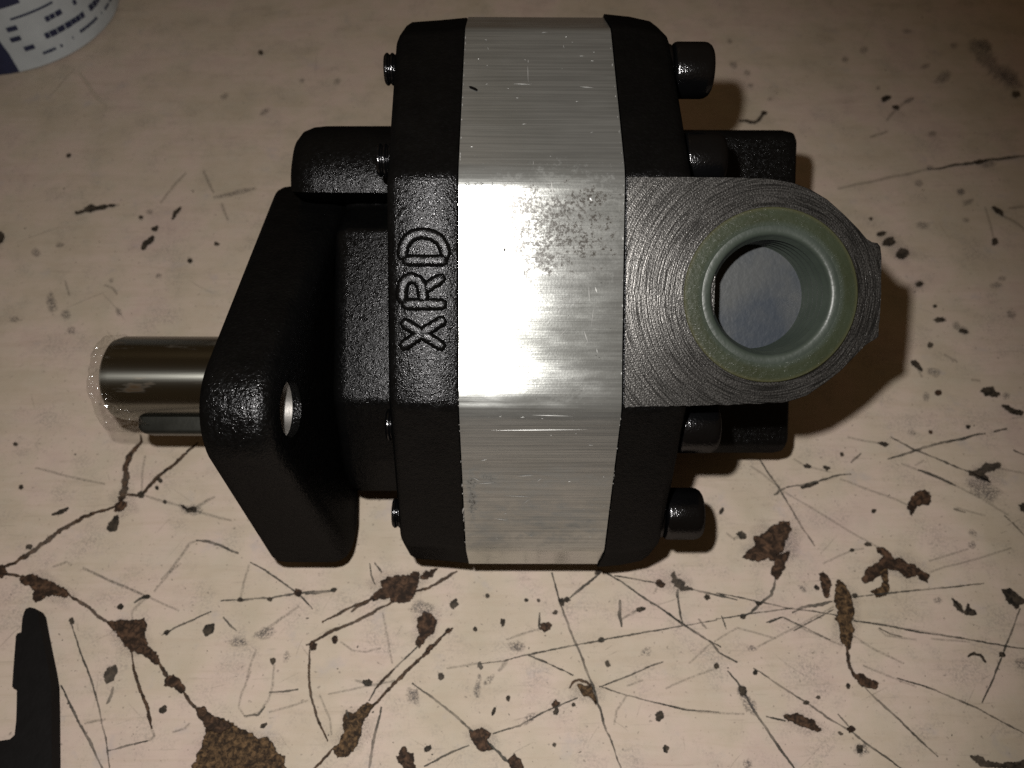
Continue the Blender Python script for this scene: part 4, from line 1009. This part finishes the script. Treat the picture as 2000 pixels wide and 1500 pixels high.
# upper left
U1 = (0, 300, 4.285)
chip(U1, [(630, 492), (690, 478), (730, 455), (765, 435), (800, 447), (870, 438), (960, 432), (900, 445), (800, 470), (720, 485), (640, 502)], 'spot', rag=1.0); scratch(U1, [(940, 436), (1000, 430)], 10, 'hair'); scratch(U1, [(1440, 552), (1470, 500), (1520, 450)], 34, 'spot', rough=0.2); scratch(U1, [(1178, 798), (1225, 745), (1290, 692)], 58, 'spot', rough=0.2)
for x, y, a, b, g, m_ in ((1298, 625, 26, 20, 0, 'spot'), (1180, 537, 20, 16, 0, 'smear'), (1178, 535, 12, 10, 0, 'spot'), (1250, 485, 22, 14, 0, 'smear'), (1588, 890, 14, 22, -15, 'smear'), (1590, 893, 9, 14, 0, 'spot'), (5, 705, 26, 50, 10, 'spot'), (995, 1328, 18, 34, -20, 'smear'), (430, 1250, 34, 90, -12, 'smear'), (550, 1345, 36, 34, 0, 'smear'), (600, 1480, 36, 28, 0, 'smear'), (577, 15, 18, 14, 0, 'spot'), (300, 830, 36, 24, 30, 'smear'), (500, 765, 30, 14, 0, 'smear'), (120, 1390, 32, 18, 0, 'smear'), (930, 1060, 12, 10, 0, 'smear'), (1330, 1020, 24, 14, -30, 'smear')): blob(U1, (x, y), a, b, g, m_)
scratch(U1, [(545, 1060), (560, 1130), (578, 1190)], 12, 'hair'); scratch(U1, [(870, 1100), (940, 1125), (980, 1180)], 12, 'hair')
O1 = (0, 200, 3.0)
scratch(O1, [(1190, 395), (1220, 460), (1252, 532)], 10, 'hair'); scratch(O1, [(1298, 590), (1315, 640), (1335, 692)], 10, 'hair'); blob(O1, (1268, 828), 12, 10, 0, 'spot'); blob(O1, (1110, 928), 12, 14, 0, 'spot'); scratch(O1, [(940, 590), (1010, 500), (1090, 410)], 8, 'hair'); scratch(O1, [(1250, 560), (1420, 520), (1500, 500)], 22, 'smear')
X1 = (300, 0, 4.348)
blob(X1, (910, 445), 20, 18); blob(X1, (1258, 685), 16, 15, 0, 'smear'); blob(X1, (1560, 692), 26, 16, -25, 'smear'); blob(X1, (600, 820), 30, 18, -30, 'smear'); blob(X1, (940, 950), 40, 16, -30, 'smear')
scratch((0, 0, 4.0), [(615, 555), (660, 630), (720, 710), (770, 770), (830, 825)], 22, 'pale')
LAYER[0] = -1
for fr_, c_, a_, b_, g_ in ((E1, (350, 880), 190, 150, -30), (E1, (470, 880), 90, 110, 0), (E1, (1180, 1010), 200, 90, 10), (D1, (450, 110), 150, 70, -10), (D1, (580, 300), 70, 90, 0), (D1, (230, 820), 90, 120, 20), (A1, (720, 400), 150, 90, 30), (A1, (1320, 1020), 240, 120, 0), (D1, (850, 850), 90, 60, 20), (G1, (1000, 300), 70, 190, 5), (E1, (1740, 430), 150, 80, 0), (D1, (1790, 90), 90, 50, 10), (B1, (1040, 560), 110, 130, 0), (G1, (760, 890), 130, 50, 20), (D1, (1360, 630), 80, 60, 0), (K1, (300, 440), 140, 60, 35), (A1, (280, 140), 150, 70, 25)):
    blob(fr_, c_, a_, b_, g_, 'halo', 'stain', feather=6)
# fine hairlines and specks nobody could count: one object each
def many(name, count, fn, mat):
    V, Fc, cov = [], [], []
    for _ in range(count):
        z = 0.00004; fn(V, Fc, cov, z)
    me = bpy.data.meshes.new(name); me.from_pydata(V, [], Fc)
    at = me.attributes.new('cover', 'FLOAT', 'POINT'); at.data.foreach_set('value', cov)
    o = obj(name, me, M[mat], bench); o['kind'] = 'stuff'; return o
def speck(V, Fc, cov, z):
    x = random.uniform(-100, 2100); y = 1500 * random.random() ** 0.75 if random.random() < 0.8 else random.uniform(-50, 1550)
    r_ = random.uniform(0.6, 2.4) * (0.7 + 0.6 * y / 1500); k = 6; b = len(V); st = random.uniform(1, 2.2); a0 = random.uniform(0, 3)
    V.append(tuple(on_bench(x, y, z))); cov.append(random.uniform(0.55, 1))
    for i in range(k):
        t = a0 + 2 * math.pi * i / k; g = random.uniform(0.7, 1.3) * (r_ + 0.8)
        dx, dy = math.cos(t) * g * st, math.sin(t) * g
        V.append(tuple(on_bench(x + dx * math.cos(a0) - dy * math.sin(a0), y + dx * math.sin(a0) + dy * math.cos(a0), z))); cov.append(0)
    for i in range(k): Fc.append((b, b + 1 + i, b + 1 + (i + 1) % k))
many('dirt_specks', 230, speck, 'scratch')
def hairline(V, Fc, cov, z):
    x = random.uniform(-50, 2050); y = 1560 * random.random() ** 0.6; L = random.uniform(14, 110) * random.uniform(0.5, 1)
    a = random.choice((R(-22), R(-22), R(28), R(62), R(-60), R(100))) + random.gauss(0, 0.25); cv = random.gauss(0, 0.004)
    n_ = max(3, int(L / 8)); b = len(V); s_ = random.uniform(0.25, 0.62); w_ = random.uniform(1.2, 2.0)
    for i in range(n_ + 1):
        t = i / n_; e = s_ * min(1, 4 * min(t, 1 - t))
        for q, c_ in ((-w_, 0), (0, e), (w_, 0)):
            V.append(tuple(on_bench(x - math.sin(a) * q, y + math.cos(a) * q, z + 0.00001))); cov.append(c_)
        x += math.cos(a) * L / n_; y += math.sin(a) * L / n_; a += cv * L / n_
    for i in range(n_):
        for q in range(2):
            k = b + i * 3 + q; Fc.append((k, k + 1, k + 4, k + 3))
many('hairline_scratches', 150, hairline, 'hair')

bpy.context.view_layer.update()
lo = {}
for o in pump.children_recursive:
    if o.type == 'MESH': lo[o.name] = min((o.matrix_world @ v.co).z for v in o.data.vertices)
print('LOW', sorted((round(z / S, 1), k) for k, z in lo.items())[:6])
